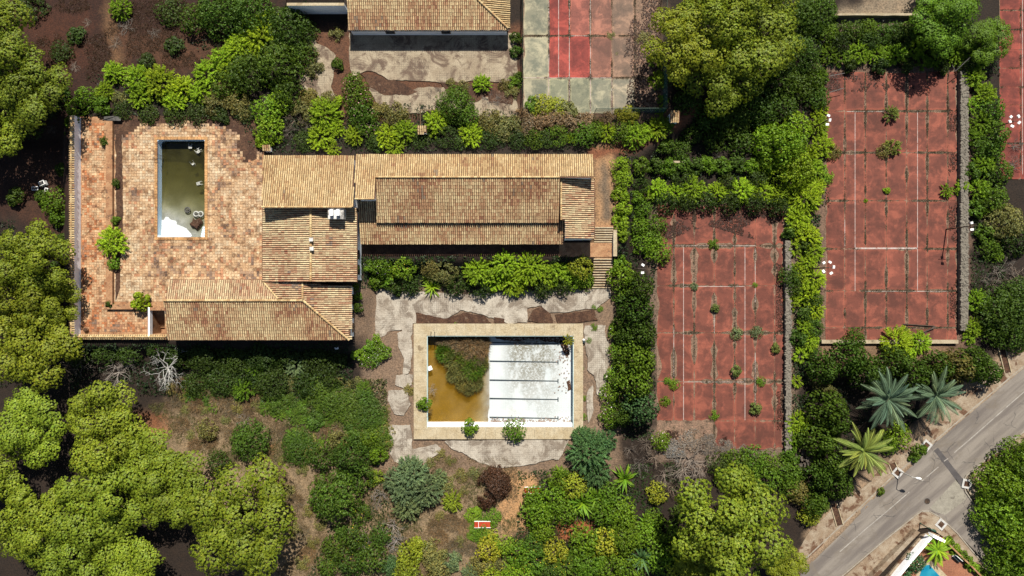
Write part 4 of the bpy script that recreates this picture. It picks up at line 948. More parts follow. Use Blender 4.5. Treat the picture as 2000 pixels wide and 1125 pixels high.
# small things of the street
def planter(label, px, py, rz=-.7, tree=False):
    p = W(px, py, .1); t = thing('tree_pit', label, 'tree pit', (p[0], p[1], .1), rz)
    for q in ((-.62, .62, .36, .62), (-.62, .62, -.62, -.36), (-.62, -.36, -.36, .36), (.36, .62, -.36, .36)):
        m = MB().box(*q, -.08, .06); link('border', mesh('border', m.V, m.F, 'pale_paint'), t)
    m = MB().box(-.36, .36, -.36, .36, -.06, .01); link('earth', mesh('earth', m.V, m.F, 'litter'), t)
planter('white bordered square tree pit by the dark shrubs at the road edge', 1809, 870)
planter('white bordered square tree pit beside the street lamp', 1753, 923)
planter('white bordered tree pit on the pavement below the big leafy tree', 1888, 945, -.2)
planter('white bordered tree pit on the curved villa pavement', 1838, 1024, -.7)
p = W(1811, 979, 0); t = thing('manhole', 'round dark iron manhole cover in the road', 'manhole', (p[0], p[1], -.01))
m = MB().tube([(0, 0, -.05), (0, 0, .008)], .42, 20); link('frame', mesh('frame', m.V, m.F, 'metal'), t); m = MB().tube([(0, 0, -.04), (0, 0, .016)], .35, 20); link('cover', mesh('cover', m.V, m.F, 'metal_rust'), t)
def street_lamp(label, px, py, h, arm, mat, headm):
    b = W(px, py, .1); t = thing('street_lamp', label, 'street lamp', b)
    m = MB().tube([(0, 0, 0), (0, 0, .3), (0, 0, h)], [.12, .07, .05], 8); link('pole', mesh('pole', m.V, m.F, mat), t)
    m = MB().tube([(0, 0, h), (arm[0] * .5, arm[1] * .5, h + .15), (arm[0], arm[1], h + .1)], .04, 6); link('arm', mesh('arm', m.V, m.F, mat), t)
    an = math.atan2(arm[1], arm[0]); m = MB().tube([(-.1, 0, 0), (.1, 0, .02), (.5, 0, .02), (.7, 0, 0)], [.05, .14, .16, .06], 8); o_ = link('lamp_head', mesh('lamp_head', m.V, m.F, headm), t, (arm[0], arm[1], h + .1)); o_.rotation_euler = (0, 0, an)
    m = MB().box(.1, .5, -.1, .1, -.16, -.13); link('lamp_glass', mesh('lamp_glass', m.V, m.F, 'lamp_glass'), o_)
street_lamp('tall pale grey street lamp leaning over the road from the overgrown side', 1757, 920, 2.9, (.5, -.1), 'pale_paint', 'white_plastic')
street_lamp('dark green street lamp on the curved corner by the villa', 1797, 1022, 2.0, (.25, -.1), 'green_metal', 'green_metal')
for (a, b, lb) in (((1628, 985), (1640, 1026), 'narrow pale edged soil channel running up to the kerb near the pine'), ((1955, 675), (1968, 728), 'narrow pale edged soil channel by the far end of the dark hedge'), ((1742, 905), (1748, 920), 'short pale edged soil channel behind the street lamp')):
    A = np.array(W(*a, .1)[:2]); Bb = np.array(W(*b, .1)[:2]); d = (Bb - A) / np.linalg.norm(Bb - A); nn = np.array([-d[1], d[0]]); t = thing('drain_channel', lb, 'channel', (*A, .1))
    for s in (-1, 1): MB().prism([tuple(A + nn * s * .4), tuple(Bb + nn * s * .4), tuple(Bb + nn * s * .5), tuple(A + nn * s * .5)], -.1, .22).build('edging', 'coping', t)
    MB().prism([tuple(A - nn * .39), tuple(Bb - nn * .39), tuple(Bb + nn * .39), tuple(A + nn * .39)], -.1, .11).build('channel_bed', 'litter', t)
# villa corner
t, _ = wall_run('stone_wall', 'pale rubble stone wall of the villa along the road', [(1690, 1140), (1790, 1036), (1797, 1040), (1702, 1140)], 0, 1.0, 'stone_wall_pale' if False else 'verge', amp=.05); stones_on(t, [(1690, 1140), (1690, 1140)], 1, 1, (.1, .1), 1)
vill = sheet('villa_court', [(1730, 1160), (1800, 1062), (1830, 1048), (1860, 1052), (1935, 1130), (1960, 1160)], .06, .4, 'neighbour_tiles', 0, 'structure')
sheet('rubble_bed', [(1712, 1150), (1800, 1046), (1822, 1040), (1836, 1046), (1812, 1056), (1738, 1150)], .1, .3, 'verge', .08, 'structure')
def seg_wall(label, pts, w, z1, mat, name='garden_wall'):
    P = PX(pts, z1); t = thing(name, label, 'wall', (*P[0], 0)); L = line_off(P, w / 2); R = line_off(P, -w / 2)
    MB().prism(L + R[::-1], -.1, z1).build('wall', mat, t); return t
seg_wall('white angular garden wall of the villa with the turquoise pool', [(1735, 1150), (1788, 1086), (1819, 1050)], .36, 1.1, 'white_wall')
seg_wall('short white return wall at the corner of the villa court', [(1823, 1047), (1846, 1058)], .36, 1.08, 'white_wall')
seg_wall('thin terracotta wall between villa court and green hedge', [(1848, 1058), (1900, 1108), (1950, 1160)], .2, .8, 'terracotta_plain')
np_ = PX([(1782, 1150), (1793, 1112), (1800, 1098), (1812, 1093), (1824, 1098), (1874, 1150)], .1)
vp = thing('swimming_pool', 'bright turquoise pool with pale curved rim in the villa court', 'pool', (*np_[0], .06))
MB().prism(np_, .02, .09).build('pool_rim', 'coping', vp)
np2 = PX([(1788, 1150), (1800, 1112), (1808, 1104), (1815, 1103), (1858, 1150)], .1); MB().prism(np2, .05, .1).build('pool_floor', 'pool_white', vp)
MB().prism([(x, y) for x, y in np2], .101, .12).build('water', 'turq', vp) if False else None
t_ = NT('pool_turquoise'); t_.fin(t_.mix(t_.mapr(t_.noise(.8, 3, .5), .3, .7), c(30, 160, 200), c(70, 190, 215)), .08, .5); t_.bump(t_.noise(3, 3), .15, .02)
MB().prism(np2, .101, .125).build('water', 'pool_turquoise', vp)
p = W(1868, 1090, .3); t = thing('garden_bench', 'small dark garden bench with white frame against the villa wall', 'bench', (p[0], p[1], .06), -.72)
for nm, q, mt in (('seat', (-.55, .55, -.2, .12, .38, .44), 'dark_paint'), ('backrest', (-.55, .55, .14, .2, .44, .8), 'white_plastic'), ('leg', (-.5, -.42, -.18, .18, 0, .38), 'white_plastic'), ('leg', (.42, .5, -.18, .18, 0, .38), 'white_plastic')):
    m = MB().box(*q); link(nm, mesh(nm, m.V, m.F, mt), t)

# ------------------------------------------------------------------ plant meshes
def unit(v): return v / (np.linalg.norm(v, axis=-1, keepdims=True) + 1e-9)
def leaves(P, N, size, asp=.5, D=None, jit=.6):
    """rhombic leaves at P, facing roughly N; D = direction the leaf points"""
    n = len(P); N = unit(N + rng.normal(0, jit, (n, 3)))
    A = rng.normal(0, 1, (n, 3)) if D is None else D + rng.normal(0, .3, (n, 3))
    A = unit(A - N * (A * N).sum(1, keepdims=True)); Bv = np.cross(N, A)
    s = (size * rng.uniform(.7, 1.3, n))[:, None] if np.isscalar(size) else size[:, None]
    V = np.stack([P - A * s, P - Bv * s * asp, P + A * s, P + Bv * s * asp], 1)
    return V.reshape(-1, 3), np.arange(n * 4).reshape(n, 4)
def leafcol(n, lo=.7, hi=1.3, hue=.12):
    b = rng.uniform(lo, hi, (n, 1)); h = rng.normal(0, hue, (n, 1))
    return np.concatenate([b * (1 + h), b * (1 + h * .3), b * (1 - h * .5)], 1)
def sphere_pts(n, up=-.2):
    i = np.arange(n) + .5; z = 1 - (1 - up) * i / n; ph = i * 2.39996 + rng.random() * 6
    r = np.sqrt(np.clip(1 - z * z, 0, 1)); v = np.stack([r * np.cos(ph), r * np.sin(ph), z], 1)
    return unit(v + rng.normal(0, .12, v.shape))
def lobes(R, n, hgt, mind, lr, edge=.86):
    L = []; tries = 0
    while len(L) < n and tries < 6000:
        tries += 1; a = rng.random() * 6.283; q = math.sqrt(rng.random()) * edge
        x, y = q * R * math.cos(a), q * R * math.sin(a)
        if all((x - l[0]) ** 2 + (y - l[1]) ** 2 > (mind * R) ** 2 for l in L):
            L.append((x, y, hgt * R * (1 - q * q) + rng.normal(0, .06) * R, R * rng.uniform(*lr)))
    return L
def crown_lobed(R, nl, nt, nlf, leaf, hgt=.5, mind=.22, lr=(.2, .3), asp=.5, jit=.55, tuft=.3, squash=.75, inner=.15):
    L = lobes(R, nl, hgt, mind, lr); V, K, n0 = [], [], 0
    for (x, y, z, r) in L:
        T = sphere_pts(nt, -.35); tc = np.array((x, y, z)) + T * r * np.array((1, 1, squash)) * rng.uniform(.82, 1.1, (nt, 1))
        lk = rng.uniform(.88, 1.12)
        m = nt * nlf; ti = np.repeat(np.arange(nt), nlf)
        d = unit(rng.normal(0, 1, (m, 3)) + T[ti] * 1.1 + np.array((0, 0, .35)))
        P = tc[ti] + d * (r * tuft) * rng.uniform(.5, 1.0, (m, 1))
        v, _ = leaves(P, d * .6 + T[ti] * .9, leaf, asp, None, jit); V.append(v)
        k = leafcol(m) * (rng.uniform(.85, 1.15, (nt, 1))[ti]) * lk; K.append(np.repeat(k, 4, 0))
    V = np.concatenate(V); return V, np.arange(len(V)).reshape(-1, 4), np.concatenate(K), L
def crown_pine(R):
    macro = lobes(R, 13, .3, .35, (.25, .36), .84); V, K, L = [], [], []
    macro = [(x, y, z + rng.normal(0, .17) * R, r) for (x, y, z, r) in macro]
    for (x, y, z, r) in macro:
        lk = rng.uniform(.88, 1.12); T = sphere_pts(15, -.1)
        for t in T:
            rp = r * rng.uniform(.26, .42); pc = np.array((x, y, z)) + t * r * np.array((1, 1, .9)) * rng.uniform(.7, 1.05); nt = 17; nf = 12
            L.append((*pc, rp)); U = sphere_pts(nt, -.15); tc = pc + U * rp * np.array((1, 1, .8)) * rng.uniform(.85, 1.1, (nt, 1)); m = nt * nf; ti = np.repeat(np.arange(nt), nf)
            d = unit(rng.normal(0, 1, (m, 3)) + U[ti] * 1.1 + np.array((0, 0, .3))); P = tc[ti] + d * (rp * .3) * rng.uniform(.45, 1, (m, 1))
            v, _ = leaves(P, d * .5 + U[ti] * .6 + t * .9, .13, .6, None, .35); V.append(v); K.append(np.repeat(leafcol(m) * rng.uniform(.86, 1.14, (nt, 1))[ti] * lk, 4, 0))
    V = np.concatenate(V); return V, np.arange(len(V)).reshape(-1, 4), np.concatenate(K), L[::3]
def crown_feather(R, ns, nl, leaf, hgt=.75):
    """young pine: sprays of needles bursting from a leader and side branches"""
    V, K = [], []
    for i in range(ns):
        a = rng.random() * 6.283; q = rng.random() ** .55; el = rng.uniform(.05, 1.25)
        tip = np.array((q * R * math.cos(a), q * R * math.sin(a), hgt * R * (1.05 - q ** 1.5 * .75) + rng.normal(0, .09) * R))
        base = tip * np.array((.55, .55, .72)); dr = unit((tip - base)[None])[0]
        t = rng.random(nl) ** .8; P = base + (tip - base) * t[:, None]
        side = unit(rng.normal(0, 1, (nl, 3))); D = unit(dr * .8 + side * .75 + np.array((0, 0, .35)))
        P = P + D * leaf * .8
        N = unit(np.cross(D, rng.normal(0, 1, (nl, 3))) + np.array((0, 0, .9)))
        v, _ = leaves(P, N, leaf, .22, D, .25); V.append(v)
        K.append(np.repeat(leafcol(nl, .75, 1.25) * rng.uniform(.72, 1.3), 4, 0))
    V = np.concatenate(V); return V, np.arange(len(V)).reshape(-1, 4), np.concatenate(K)
def crown_loose(R, n, leaf, hgt=.7, asp=.4):
    d = unit(rng.normal(0, 1, (n * 3, 3))); d[:, 2] = np.abs(d[:, 2]); r = rng.random(n * 3) ** .4
    P = d * r[:, None] * np.array((R, R, R * hgt))
    k = fbm(P[:, 0] / R * 2.6 + 9, P[:, 1] / R * 2.6 + P[:, 2] / R * 2, int(rng.integers(99)), 3) > .44; P = P[k][:n]; d = d[k][:n]; m = len(P)
    v, f = leaves(P, d + np.array((0, 0, .5)), leaf, asp, None, .9)
    return v, f, np.repeat(leafcol(m, .65, 1.35), 4, 0)
def stems(R, top, n=9, r0=.06, seed=0):
    m = MB()
    for i in range(n):
        a = rng.random() * 6.283; q = rng.uniform(.3, .85); tip = (q * R * math.cos(a), q * R * math.sin(a), top * rng.uniform(.5, .9))
        m.tube([(0, 0, -.3), (tip[0] * .3, tip[1] * .3, tip[2] * .45), tip], [r0, r0 * .7, r0 * .25], 4)
    return m
def twiggy(R, hgt, n, depth=3, r0=.07, spread=.9, flatten=.6):
    m = MB()
    def grow(p, d, L, r, k):
        mid = p + d * L * .5 + rng.normal(0, .08, 3) * L; e = p + d * L + rng.normal(0, .1, 3) * L
        m.tube([p, mid, e], [r, r * .8, r * .55], 4 if r > .02 else 3)
        if k > 0:
            for i in range(rng.integers(2, 4)):
                nd = unit((d + rng.normal(0, .55, 3) + np.array((0, 0, .12)))[None])[0]; grow(e if i < 2 else mid, nd, L * rng.uniform(.55, .8), r * .6, k - 1)
    for i in range(n):
        a = 6.283 * i / n + rng.normal(0, .3); el = rng.uniform(.25, 1.0)
        d = np.array((math.cos(a) * math.cos(el), math.sin(a) * math.cos(el), math.sin(el) * flatten + .15)); d = unit(d[None])[0]
        grow(np.array((0, 0, .1)), d, R * .42, r0, depth)
    return m
def reg(name, V, F, K, trunk=None, mat='leaf'):
    return (mesh(name, V, F, mat, K), trunk)
def tmesh(m): return mesh('trunk', m.V, m.F, 'bark')
LIB = {}
def pine_trunk(L, R, h):
    m = MB(); m.tube([(0, 0, -h), (.1 * R * .3, .05 * R, -h * .45), (0, 0, -.15 * R)], [.3, .24, .18], 8)
    for (x, y, z, r) in L: m.tube([(0, 0, -.3 * R), (x * .5, y * .5, z * .35 - .12 * R), (x, y, z - r * .2)], [.13, .08, .03], 4)
    return tmesh(m)
def add_lib(key, R, V, F, K, tr): LIB.setdefault(key, []).append((R, mesh('crown', V, F, 'leaf', K), tr))
for i in range(4):
    V, F, K, L = crown_pine(6.5)
    add_lib('pine', 6.5, V, F, K, pine_trunk(L, 6.5, 6.5))
for R, nl, nt, nf, lf in ((.9, 12, 14, 12, .085), (1.8, 16, 15, 10, .1), (3.0, 26, 24, 11, .12)):
    for i in range(3):
        V, F, K, L = crown_lobed(R, nl, nt, nf, lf, hgt=.85, mind=.27, lr=(.2, .34), asp=.55, jit=.6, tuft=.36, squash=.85)
        add_lib('dense', R, V, F, K, tmesh(stems(R, R * .8, 7, .05)))
for i in range(3):                                       # clipped, floret-like clumps
    V, F, K, L = crown_lobed(2.6, 20, 26, 14, .1, hgt=.9, mind=.28, lr=(.22, .32), asp=.7, jit=.35, tuft=.2, squash=.85)
    add_lib('floret', 2.6, V, F, K, tmesh(stems(2.6, 2, 6, .08)))
for R, ns, nl, lf in ((.9, 46, 40, .1), (1.8, 110, 48, .13), (3.0, 220, 56, .16)):
    for i in range(3):
        V, F, K = crown_feather(R, ns, nl, lf); add_lib('feather', R, V, F, K, tmesh(stems(R, R * .7, 8, .05)))
for R, n, lf in ((.9, 650, .09), (1.8, 1900, .13), (3.0, 4200, .16)):
    for i in range(3):
        V, F, K = crown_loose(R, n, lf); add_lib('loose', R, V, F, K, tmesh(stems(R, R * .7, 10, .035)))
for i in range(3):
    a = twiggy(2, 1.5, 10, 3, .05); LIB.setdefault('twig', []).append((2.0, mesh('branches', a.V, a.F, 'bark'), None))
for i in range(2):
    a = twiggy(3, 3, 8, 4, .075, flatten=.5); LIB.setdefault('dead', []).append((3.0, mesh('branches', a.V, a.F, 'bark'), None))
def palm(R, nf, nlf, droop=.5, wid=.16):
    V, F, K = [], [], []
    for i in range(nf):
        a = i * 2.39996; a += rng.normal(0, .22); el = 1.25 - 1.5 * (i / nf) ** .8 + rng.normal(0, .14); L = R * rng.uniform(.72, 1.12) * (.75 + .3 * min(1, i / nf * 2.5))
        t = np.linspace(0, 1, 9); th = el - t * t * droop * rng.uniform(1., 2.4)
        rr = np.concatenate(([0], np.cumsum(np.cos(th[:-1]) * L / 8))); zz = np.concatenate(([0], np.cumsum(np.sin(th[:-1]) * L / 8)))
        ca, sa = math.cos(a), math.sin(a); kk = leafcol(1, .8, 1.2)[0]
        for j in range(nlf):
            u = .12 + .86 * j / nlf; r = np.interp(u, t, rr); z = np.interp(u, t, zz); l = L * wid * math.sin(math.pi * min(.98, u * .85 + .12)) * 1.5
            for s in (-1, 1):
                dx, dy = ca * .75 - s * sa * .75, sa * .75 + s * ca * .75; b = len(V); w = .026 * L / 3
                V += [(r * ca - sa * .0, r * sa, z), (r * ca + dx * l * .5 + ca * w, r * sa + dy * l * .5 + sa * w, z + .08 * l), (r * ca + dx * l, r * sa + dy * l, z - .25 * l), (r * ca + dx * l * .5 - ca * w, r * sa + dy * l * .5 - sa * w, z + .05 * l)]
                F.append([b, b + 1, b + 2, b + 3]); K += [kk * rng.uniform(.8, 1.2)] * 4
        for j in range(8):
            b = len(V); w = .05
            for jj in (j, j + 1): V += [(rr[jj] * ca - sa * w, rr[jj] * sa + ca * w, zz[jj] + .02), (rr[jj] * ca + sa * w, rr[jj] * sa - ca * w, zz[jj] + .02)]
            F.append([b, b + 1, b + 3, b + 2]); K += [kk * 1.5] * 4
    return np.array(V), np.array(F), np.array(K)
for i in range(2):
    V, F, K = palm(4.0, 40, 40, .5, .1); m = MB().tube([(0, 0, -4), (0, 0, -1), (0, 0, .1)], [.34, .3, .36], 10); LIB.setdefault('palm', []).append((4.0, mesh('fronds', V, F, 'leaf', K), tmesh(m)))
def reeds(R, n):
    a = rng.random(n) * 6.283; q = np.sqrt(rng.random(n)) * R * .75; b = np.stack([q * np.cos(a), q * np.sin(a), rng.uniform(0, .5, n)], 1); L = R * rng.uniform(.3, .75, n); le = rng.uniform(.3, 1.5, n); h = a + rng.normal(0, 1.1, n)
    d = np.stack([np.cos(h) * np.sin(le), np.sin(h) * np.sin(le), np.cos(le)], 1); sd_ = unit(np.cross(d, rng.normal(0, 1, (n, 3)))) * .022 * R ** .5; m_ = b + d * L[:, None] * .5 + np.array((0, 0, .12)); tp = b + d * L[:, None]
    V = np.stack([b, m_ - sd_, tp, m_ + sd_], 1).reshape(-1, 3); return V, np.arange(n * 4).reshape(n, 4), np.repeat(leafcol(n, .5, 1.4, .15), 4, 0)
for i in range(3):
    V, F, K = reeds(2.0, 1300); LIB.setdefault('reed', []).append((2.0, mesh('stalks', V, F, 'leaf', K), None))
def rosette(R, n, w):
    V, F, K = [], [], []
    for i in range(n):
        a = i * 2.39996 + rng.normal(0, .2); el = 1.35 - 1.2 * (i / n); L = R * rng.uniform(.75, 1.15); ca, sa = math.cos(a), math.sin(a); r = z = 0; b = len(V); kk = leafcol(1, .75, 1.3)[0]
        for j in range(6):
            ww = w * math.sin(math.pi * (.12 + .86 * j / 5)) ; V += [(r * ca - sa * ww, r * sa + ca * ww, z + ww * .3), (r * ca, r * sa, z), (r * ca + sa * ww, r * sa - ca * ww, z + ww * .3)]; K += [kk, kk * 1.25, kk]
            th = el - 1.1 * (j / 5) ** 1.5; r += math.cos(th) * L / 5; z += math.sin(th) * L / 5
        for j in range(5):
            for s in (0, 1): F.append([b + j * 3 + s, b + j * 3 + s + 1, b + j * 3 + 4 + s, b + j * 3 + 3 + s])
    return np.array(V), np.array(F), np.array(K)
for i in range(2):
    V, F, K = rosette(2.0, 34, .13); m = MB().tube([(0, 0, -.6), (0, 0, .05)], .12, 8); LIB.setdefault('rosette', []).append((2.0, mesh('fronds', V, F, 'leaf', K), tmesh(m)))
def flowers_mesh(R, n, mat):
    T = sphere_pts(n * 2, .1); T = T[rng.random(len(T)) < .5]; P = T * np.array((R, R, R * .95)) * rng.uniform(.8, 1.03, (len(T), 1))
    v, f = leaves(P, T + np.array((0, 0, .5)), .055 * R ** .4, .9, None, .4); return mesh('flowers', v, f, mat)
FLW = {k_: flowers_mesh(1.8, {'white': 26, 'pink': 40, 'yellow': 22, 'magenta': 16}[k_], 'flower_' + k_) for k_ in ('white', 'pink', 'yellow', 'magenta')}

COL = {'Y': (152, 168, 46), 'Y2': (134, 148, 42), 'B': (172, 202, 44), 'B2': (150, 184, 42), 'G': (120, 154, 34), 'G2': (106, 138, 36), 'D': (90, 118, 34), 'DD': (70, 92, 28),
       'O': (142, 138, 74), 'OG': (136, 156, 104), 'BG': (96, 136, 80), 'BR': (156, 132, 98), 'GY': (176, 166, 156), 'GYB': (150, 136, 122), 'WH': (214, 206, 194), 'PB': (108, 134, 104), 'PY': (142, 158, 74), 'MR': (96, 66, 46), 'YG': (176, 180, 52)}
NPL = [0]
TRUNKC = (*c(110, 92, 78), 1)
def plant(name, label, cat, group, style, colr, x, y, r, shrink=1., z0=None, hs=1., flw=None, sx=1., sy=1., rz=None, lift=0.):
    """x, y, r in photo pixels: where the crown shows and how wide it is"""
    i = NPL[0]; NPL[0] += 1
    rm = r / S * shrink; opts = LIB[style]
    if style == 'pine': hs = hs * random.uniform(.8, 1.15)
    best = min(opts, key=lambda q: abs(math.log(q[0] / rm)))[0]; cand = [q for q in opts if q[0] == best]
    R, me, tr = cand[(i * 7 + int(x)) % len(cand)]; s = rm / R
    hc = {'pine': 6.5 * s * hs, 'palm': 4.0 * s * hs}.get(style, .0) + lift
    for it in range(2):
        p = W(x, y, (z0 if z0 is not None else 0) + hc + rm * .5 * hs)
        zb = z0 if z0 is not None else max(-.1, zg(p[0], p[1]))
        p = W(x, y, zb + hc + rm * .5 * hs)
    t = thing(name, label, cat, (p[0], p[1], zb), 0, group)
    ang = (i * 2.399) % 6.283 if rz is None else rz
    cr = link('crown' if style not in ('twig', 'dead') else 'branches', me, t, (0, 0, hc)); cr.rotation_euler = (0, 0, ang); cr.scale = (s * sx, s * sy, s * hs)
    k_ = random.uniform(.8, 1.18); h_ = random.uniform(-.1, .1); q = c(*COL[colr], 1.5 if style not in ('twig', 'dead') else 1.)
    cr.color = (q[0] * k_ * (1 + h_), q[1] * k_, q[2] * k_ * (1 - h_), 1)
    if tr is not None:
        b = link('trunk', tr, t, (0, 0, hc)); b.rotation_euler = (0, 0, ang); b.scale = cr.scale; b.color = TRUNKC
    if flw:
        f = tag(link('flowers', FLW[flw], t, (0, 0, .1)), kind='stuff'); f.scale = (rm / 1.8, rm / 1.8, rm / 1.8 * hs * .9); f.rotation_euler = (0, 0, ang)
    return t
def grp(name, cat, label, style, colr, items, group=None, **kw):
    rs = sorted(it[2] for it in items); base = kw.get('c', colr)
    for it in items:
        e = dict(kw)
        if len(it) > 3: e.update(it[3])
        cl = e.pop('c', colr); st = e.pop('s', style); adj = ''
        if cl != base: adj = {'D': 'darker ', 'DD': 'very dark ', 'O': 'olive toned ', 'YG': 'yellower ', 'Y': 'yellower ', 'B': 'brighter ', 'B2': 'brighter ', 'G': 'deeper toned ', 'G2': 'deeper toned ', 'OG': 'greyer ', 'BG': 'bluer ', 'Y2': 'duller ', 'GYB': 'leafless '}.get(cl, 'duller ')
        if len(rs) > 2 and it[2] == rs[-1] and it[2] > rs[-2] * 1.08: adj = 'largest ' + adj
        elif len(rs) > 2 and it[2] == rs[0] and it[2] < rs[1] * .92: adj = 'smallest ' + adj
        plant(name, adj + label, cat, group or label, st, cl, *it[:3], **e)

# ------------------------------------------------------------------ the plants of the place
pine = lambda label, *it, **kw: grp('pine_tree', 'tree', label, 'pine', 'Y', it, **kw)
pine('mature yellow green pine in the dark wood beyond the white parapet', (28, 150, 78, {'c': 'Y2', 'hs': .9}), (-60, 60, 80), (-40, 240, 70))  # first crown tinted darker to carry the shade of this corner
pine('mature yellow green pine crowding the outer corner of the tiled terrace', (48, 505, 68), (10, 575, 70), (95, 585, 50), (45, 680, 78))
for lb_, it_ in (('grove pine standing behind the pines at the terrace corner', (45, 840, 82)), ('grove pine on the outer side away from the dry grass', (45, 1030, 88)), ('grove pine reaching up to the grey leafless bush', (185, 840, 86)),
                 ('grove pine facing the pale bare dead tree', (265, 905, 80)), ('central pine of the grove ringed by other pine crowns', (180, 985, 95)), ('grove pine beside the broad pine over the dry grass', (325, 962, 86))):
    pine(lb_, it_, hs=.9, shrink=.87)
pine('pine at the outer fringe of the grove below the tiled wing', (120, 1090, 85), (-60, 930, 80), (230, 1110, 80), hs=.9, shrink=.86)
pine('broad yellow green pine standing out over dry grass at the edge of the grove', (455, 1030, 96))
pine('big yellow green pine between the lower court and the road', (1438, 1042, 102))
pine('smaller yellow green pine at the foot of the big one by the road', (1540, 1110, 40, {'hs': .8}), (1380, 1115, 60))
pine('tall yellow green pine overhanging the green edged court', (1345, 75, 72), (1420, 130, 72), (1490, 50, 90), (1420, 10, 80), hs=1.0)
pine('mid green pine above the upper red court by the outermost court', (1850, 35, 62, {'c': 'G'}), (1935, 75, 45, {'c': 'G', 'hs': .8}), (1870, -30, 60, {'c': 'G'}), hs=.75)
yp = lambda label, *it, **kw: grp('young_pine', 'young pine', label, 'feather', 'B', it, **kw)
sh = lambda label, *it, **kw: grp('shrub', 'shrub', label, 'dense', 'G', it, **kw)
dry = lambda label, *it, **kw: grp('dry_shrub', 'dry shrub', label, 'loose', 'BR', it, **kw)
twg = lambda label, *it, **kw: grp('dead_shrub', 'dead shrub', label, 'twig', 'GY', it, **kw)
yp('bright green feathery young pine in the hedge behind the broken paving', (220, 140, 24), (265, 155, 32), (310, 158, 36), (352, 172, 28), (272, 188, 24), (338, 194, 26), (200, 178, 20, {'c': 'B2'}))
sh('leafy green creeper mound at the corner of the white parapet', (165, 190, 22), (148, 210, 20), (140, 236, 15), (200, 205, 18), (118, 185, 18, {'c': 'D'}), (135, 262, 9))
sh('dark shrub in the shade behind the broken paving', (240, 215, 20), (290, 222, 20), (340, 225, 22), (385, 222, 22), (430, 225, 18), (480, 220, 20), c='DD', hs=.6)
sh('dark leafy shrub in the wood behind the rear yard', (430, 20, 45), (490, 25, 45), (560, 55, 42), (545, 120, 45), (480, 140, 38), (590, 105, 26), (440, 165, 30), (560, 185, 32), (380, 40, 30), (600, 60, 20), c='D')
yp('bright green young pine rising from dark shrubs beside the rear yard', (508, 72, 42), (468, 92, 34), (520, 40, 26), (432, 112, 28), (402, 142, 28), (388, 178, 26), (480, 60, 26), (450, 130, 26), (232, 14, 24, {'c': 'B2'}))
dry('olive brown scrub bush beside the terrace pool hedge', (415, 200, 28), (455, 195, 30), (470, 215, 24), (230, 190, 16), (430, 175, 24), c='O')
sh('fresh green rounded bush at the house corner by the terrace', (525, 250, 30), (522, 215, 30), (545, 200, 24), (515, 275, 16), c='B2')
dry('dry olive bush at the side of the cracked yard', (590, 215, 28), (605, 100, 18), (640, 195, 20), (610, 130, 22), (660, 125, 12, {'c': 'D', 's': 'dense'}), (655, 65, 16), (600, 190, 22), c='O')
twg('grey leafless bush among the pines behind the house', (572, 232, 22), (600, 240, 20), (770, 228, 22), (565, 255, 18), c='GYB')
yp('bright green feathery young pine in the hedge behind the house', (632, 222, 36), (625, 265, 28), (692, 262, 22), (652, 250, 20), (755, 265, 26), (790, 256, 26), (850, 240, 28), (920, 262, 26), (650, 290, 16), (770, 285, 20))
grp('flowering_shrub', 'shrub', 'dark leafy oleander with pink flowers at the edge of the cracked yard', 'dense', 'G2', [(690, 165, 24), (700, 195, 28), (705, 225, 28), (715, 245, 22)], flw='pink')
grp('flowering_shrub', 'shrub', 'small yellow flowered bush beside the pink oleander', 'dense', 'B', [(661, 197, 10)], flw='yellow')
sh('low dark shrub in the hedge behind the house', (735, 278, 18), (820, 270, 20), (870, 265, 24), (900, 275, 16), (960, 268, 22), (1010, 270, 20), (1065, 268, 22), (590, 275, 20), c='DD', hs=.7)
sh('dark rounded dense bush at the edge of the cracked yard', (888, 205, 34), (912, 225, 24), c='G2')
yp('small bright green pine standing alone on the cracked yard', (942, 163, 20))
dry('dry scrub bush near the netting fence', (770, 222, 28), (740, 215, 20), (960, 240, 30), (985, 250, 28), (1003, 245, 24), (1005, 160, 16, {'c': 'G'}), (985, 165, 14), (880, 165, 12), (905, 168, 14), (880, 160, 10), (1000, 180, 16), c='O')
sh('small green bush at the foot of the netting fence', (1007, 75, 12), (1008, 100, 12), (1012, 150, 10), c='D')
twg('grey brush heap on the cracked yard', (855, 185, 24), (900, 180, 26), (960, 195, 24), (985, 200, 22), (745, 200, 10), (830, 205, 12), c='GYB', hs=.35)
dry('dry brown tangled bush against the netting fence by the green edged court', (1035, 245, 26), (1060, 240, 28), (1090, 235, 26), (1120, 238, 28), (1150, 240, 24), (1190, 235, 20), (1020, 225, 18), c='BR')
sh('yellow green shrub spilling over the green edged court', (1060, 205, 24), (1085, 212, 22), (1040, 205, 16, {'c': 'G'}), (1110, 214, 18, {'c': 'O'}), (1230, 222, 18), (1215, 222, 14), c='YG', hs=.6)
yp('bright green young pine below the netting fence corner', (1185, 255, 22), (1240, 262, 28), (1285, 250, 24), (1118, 270, 12), (1265, 258, 18))
sh('mid green bush below the netting fence', (1140, 262, 24), (1160, 255, 20), (1215, 258, 22), (1090, 265, 22), (1045, 270, 22), (1300, 245, 18), c='G2')
yp('bright green young pine inside the netting fence', (1286, 155, 20), (1296, 195, 12), (1290, 215, 12), (1283, 120, 16), c='B2')
sh('sparse weedy bush on the green edged court', (1193, 68, 11), (1153, 70, 6), (1260, 75, 18, {'c': 'O', 's': 'loose'}), (1185, 100, 5), (1205, 105, 6), c='O', s='loose', hs=.5)
dk = (('dark', 1380, 232, 30), )
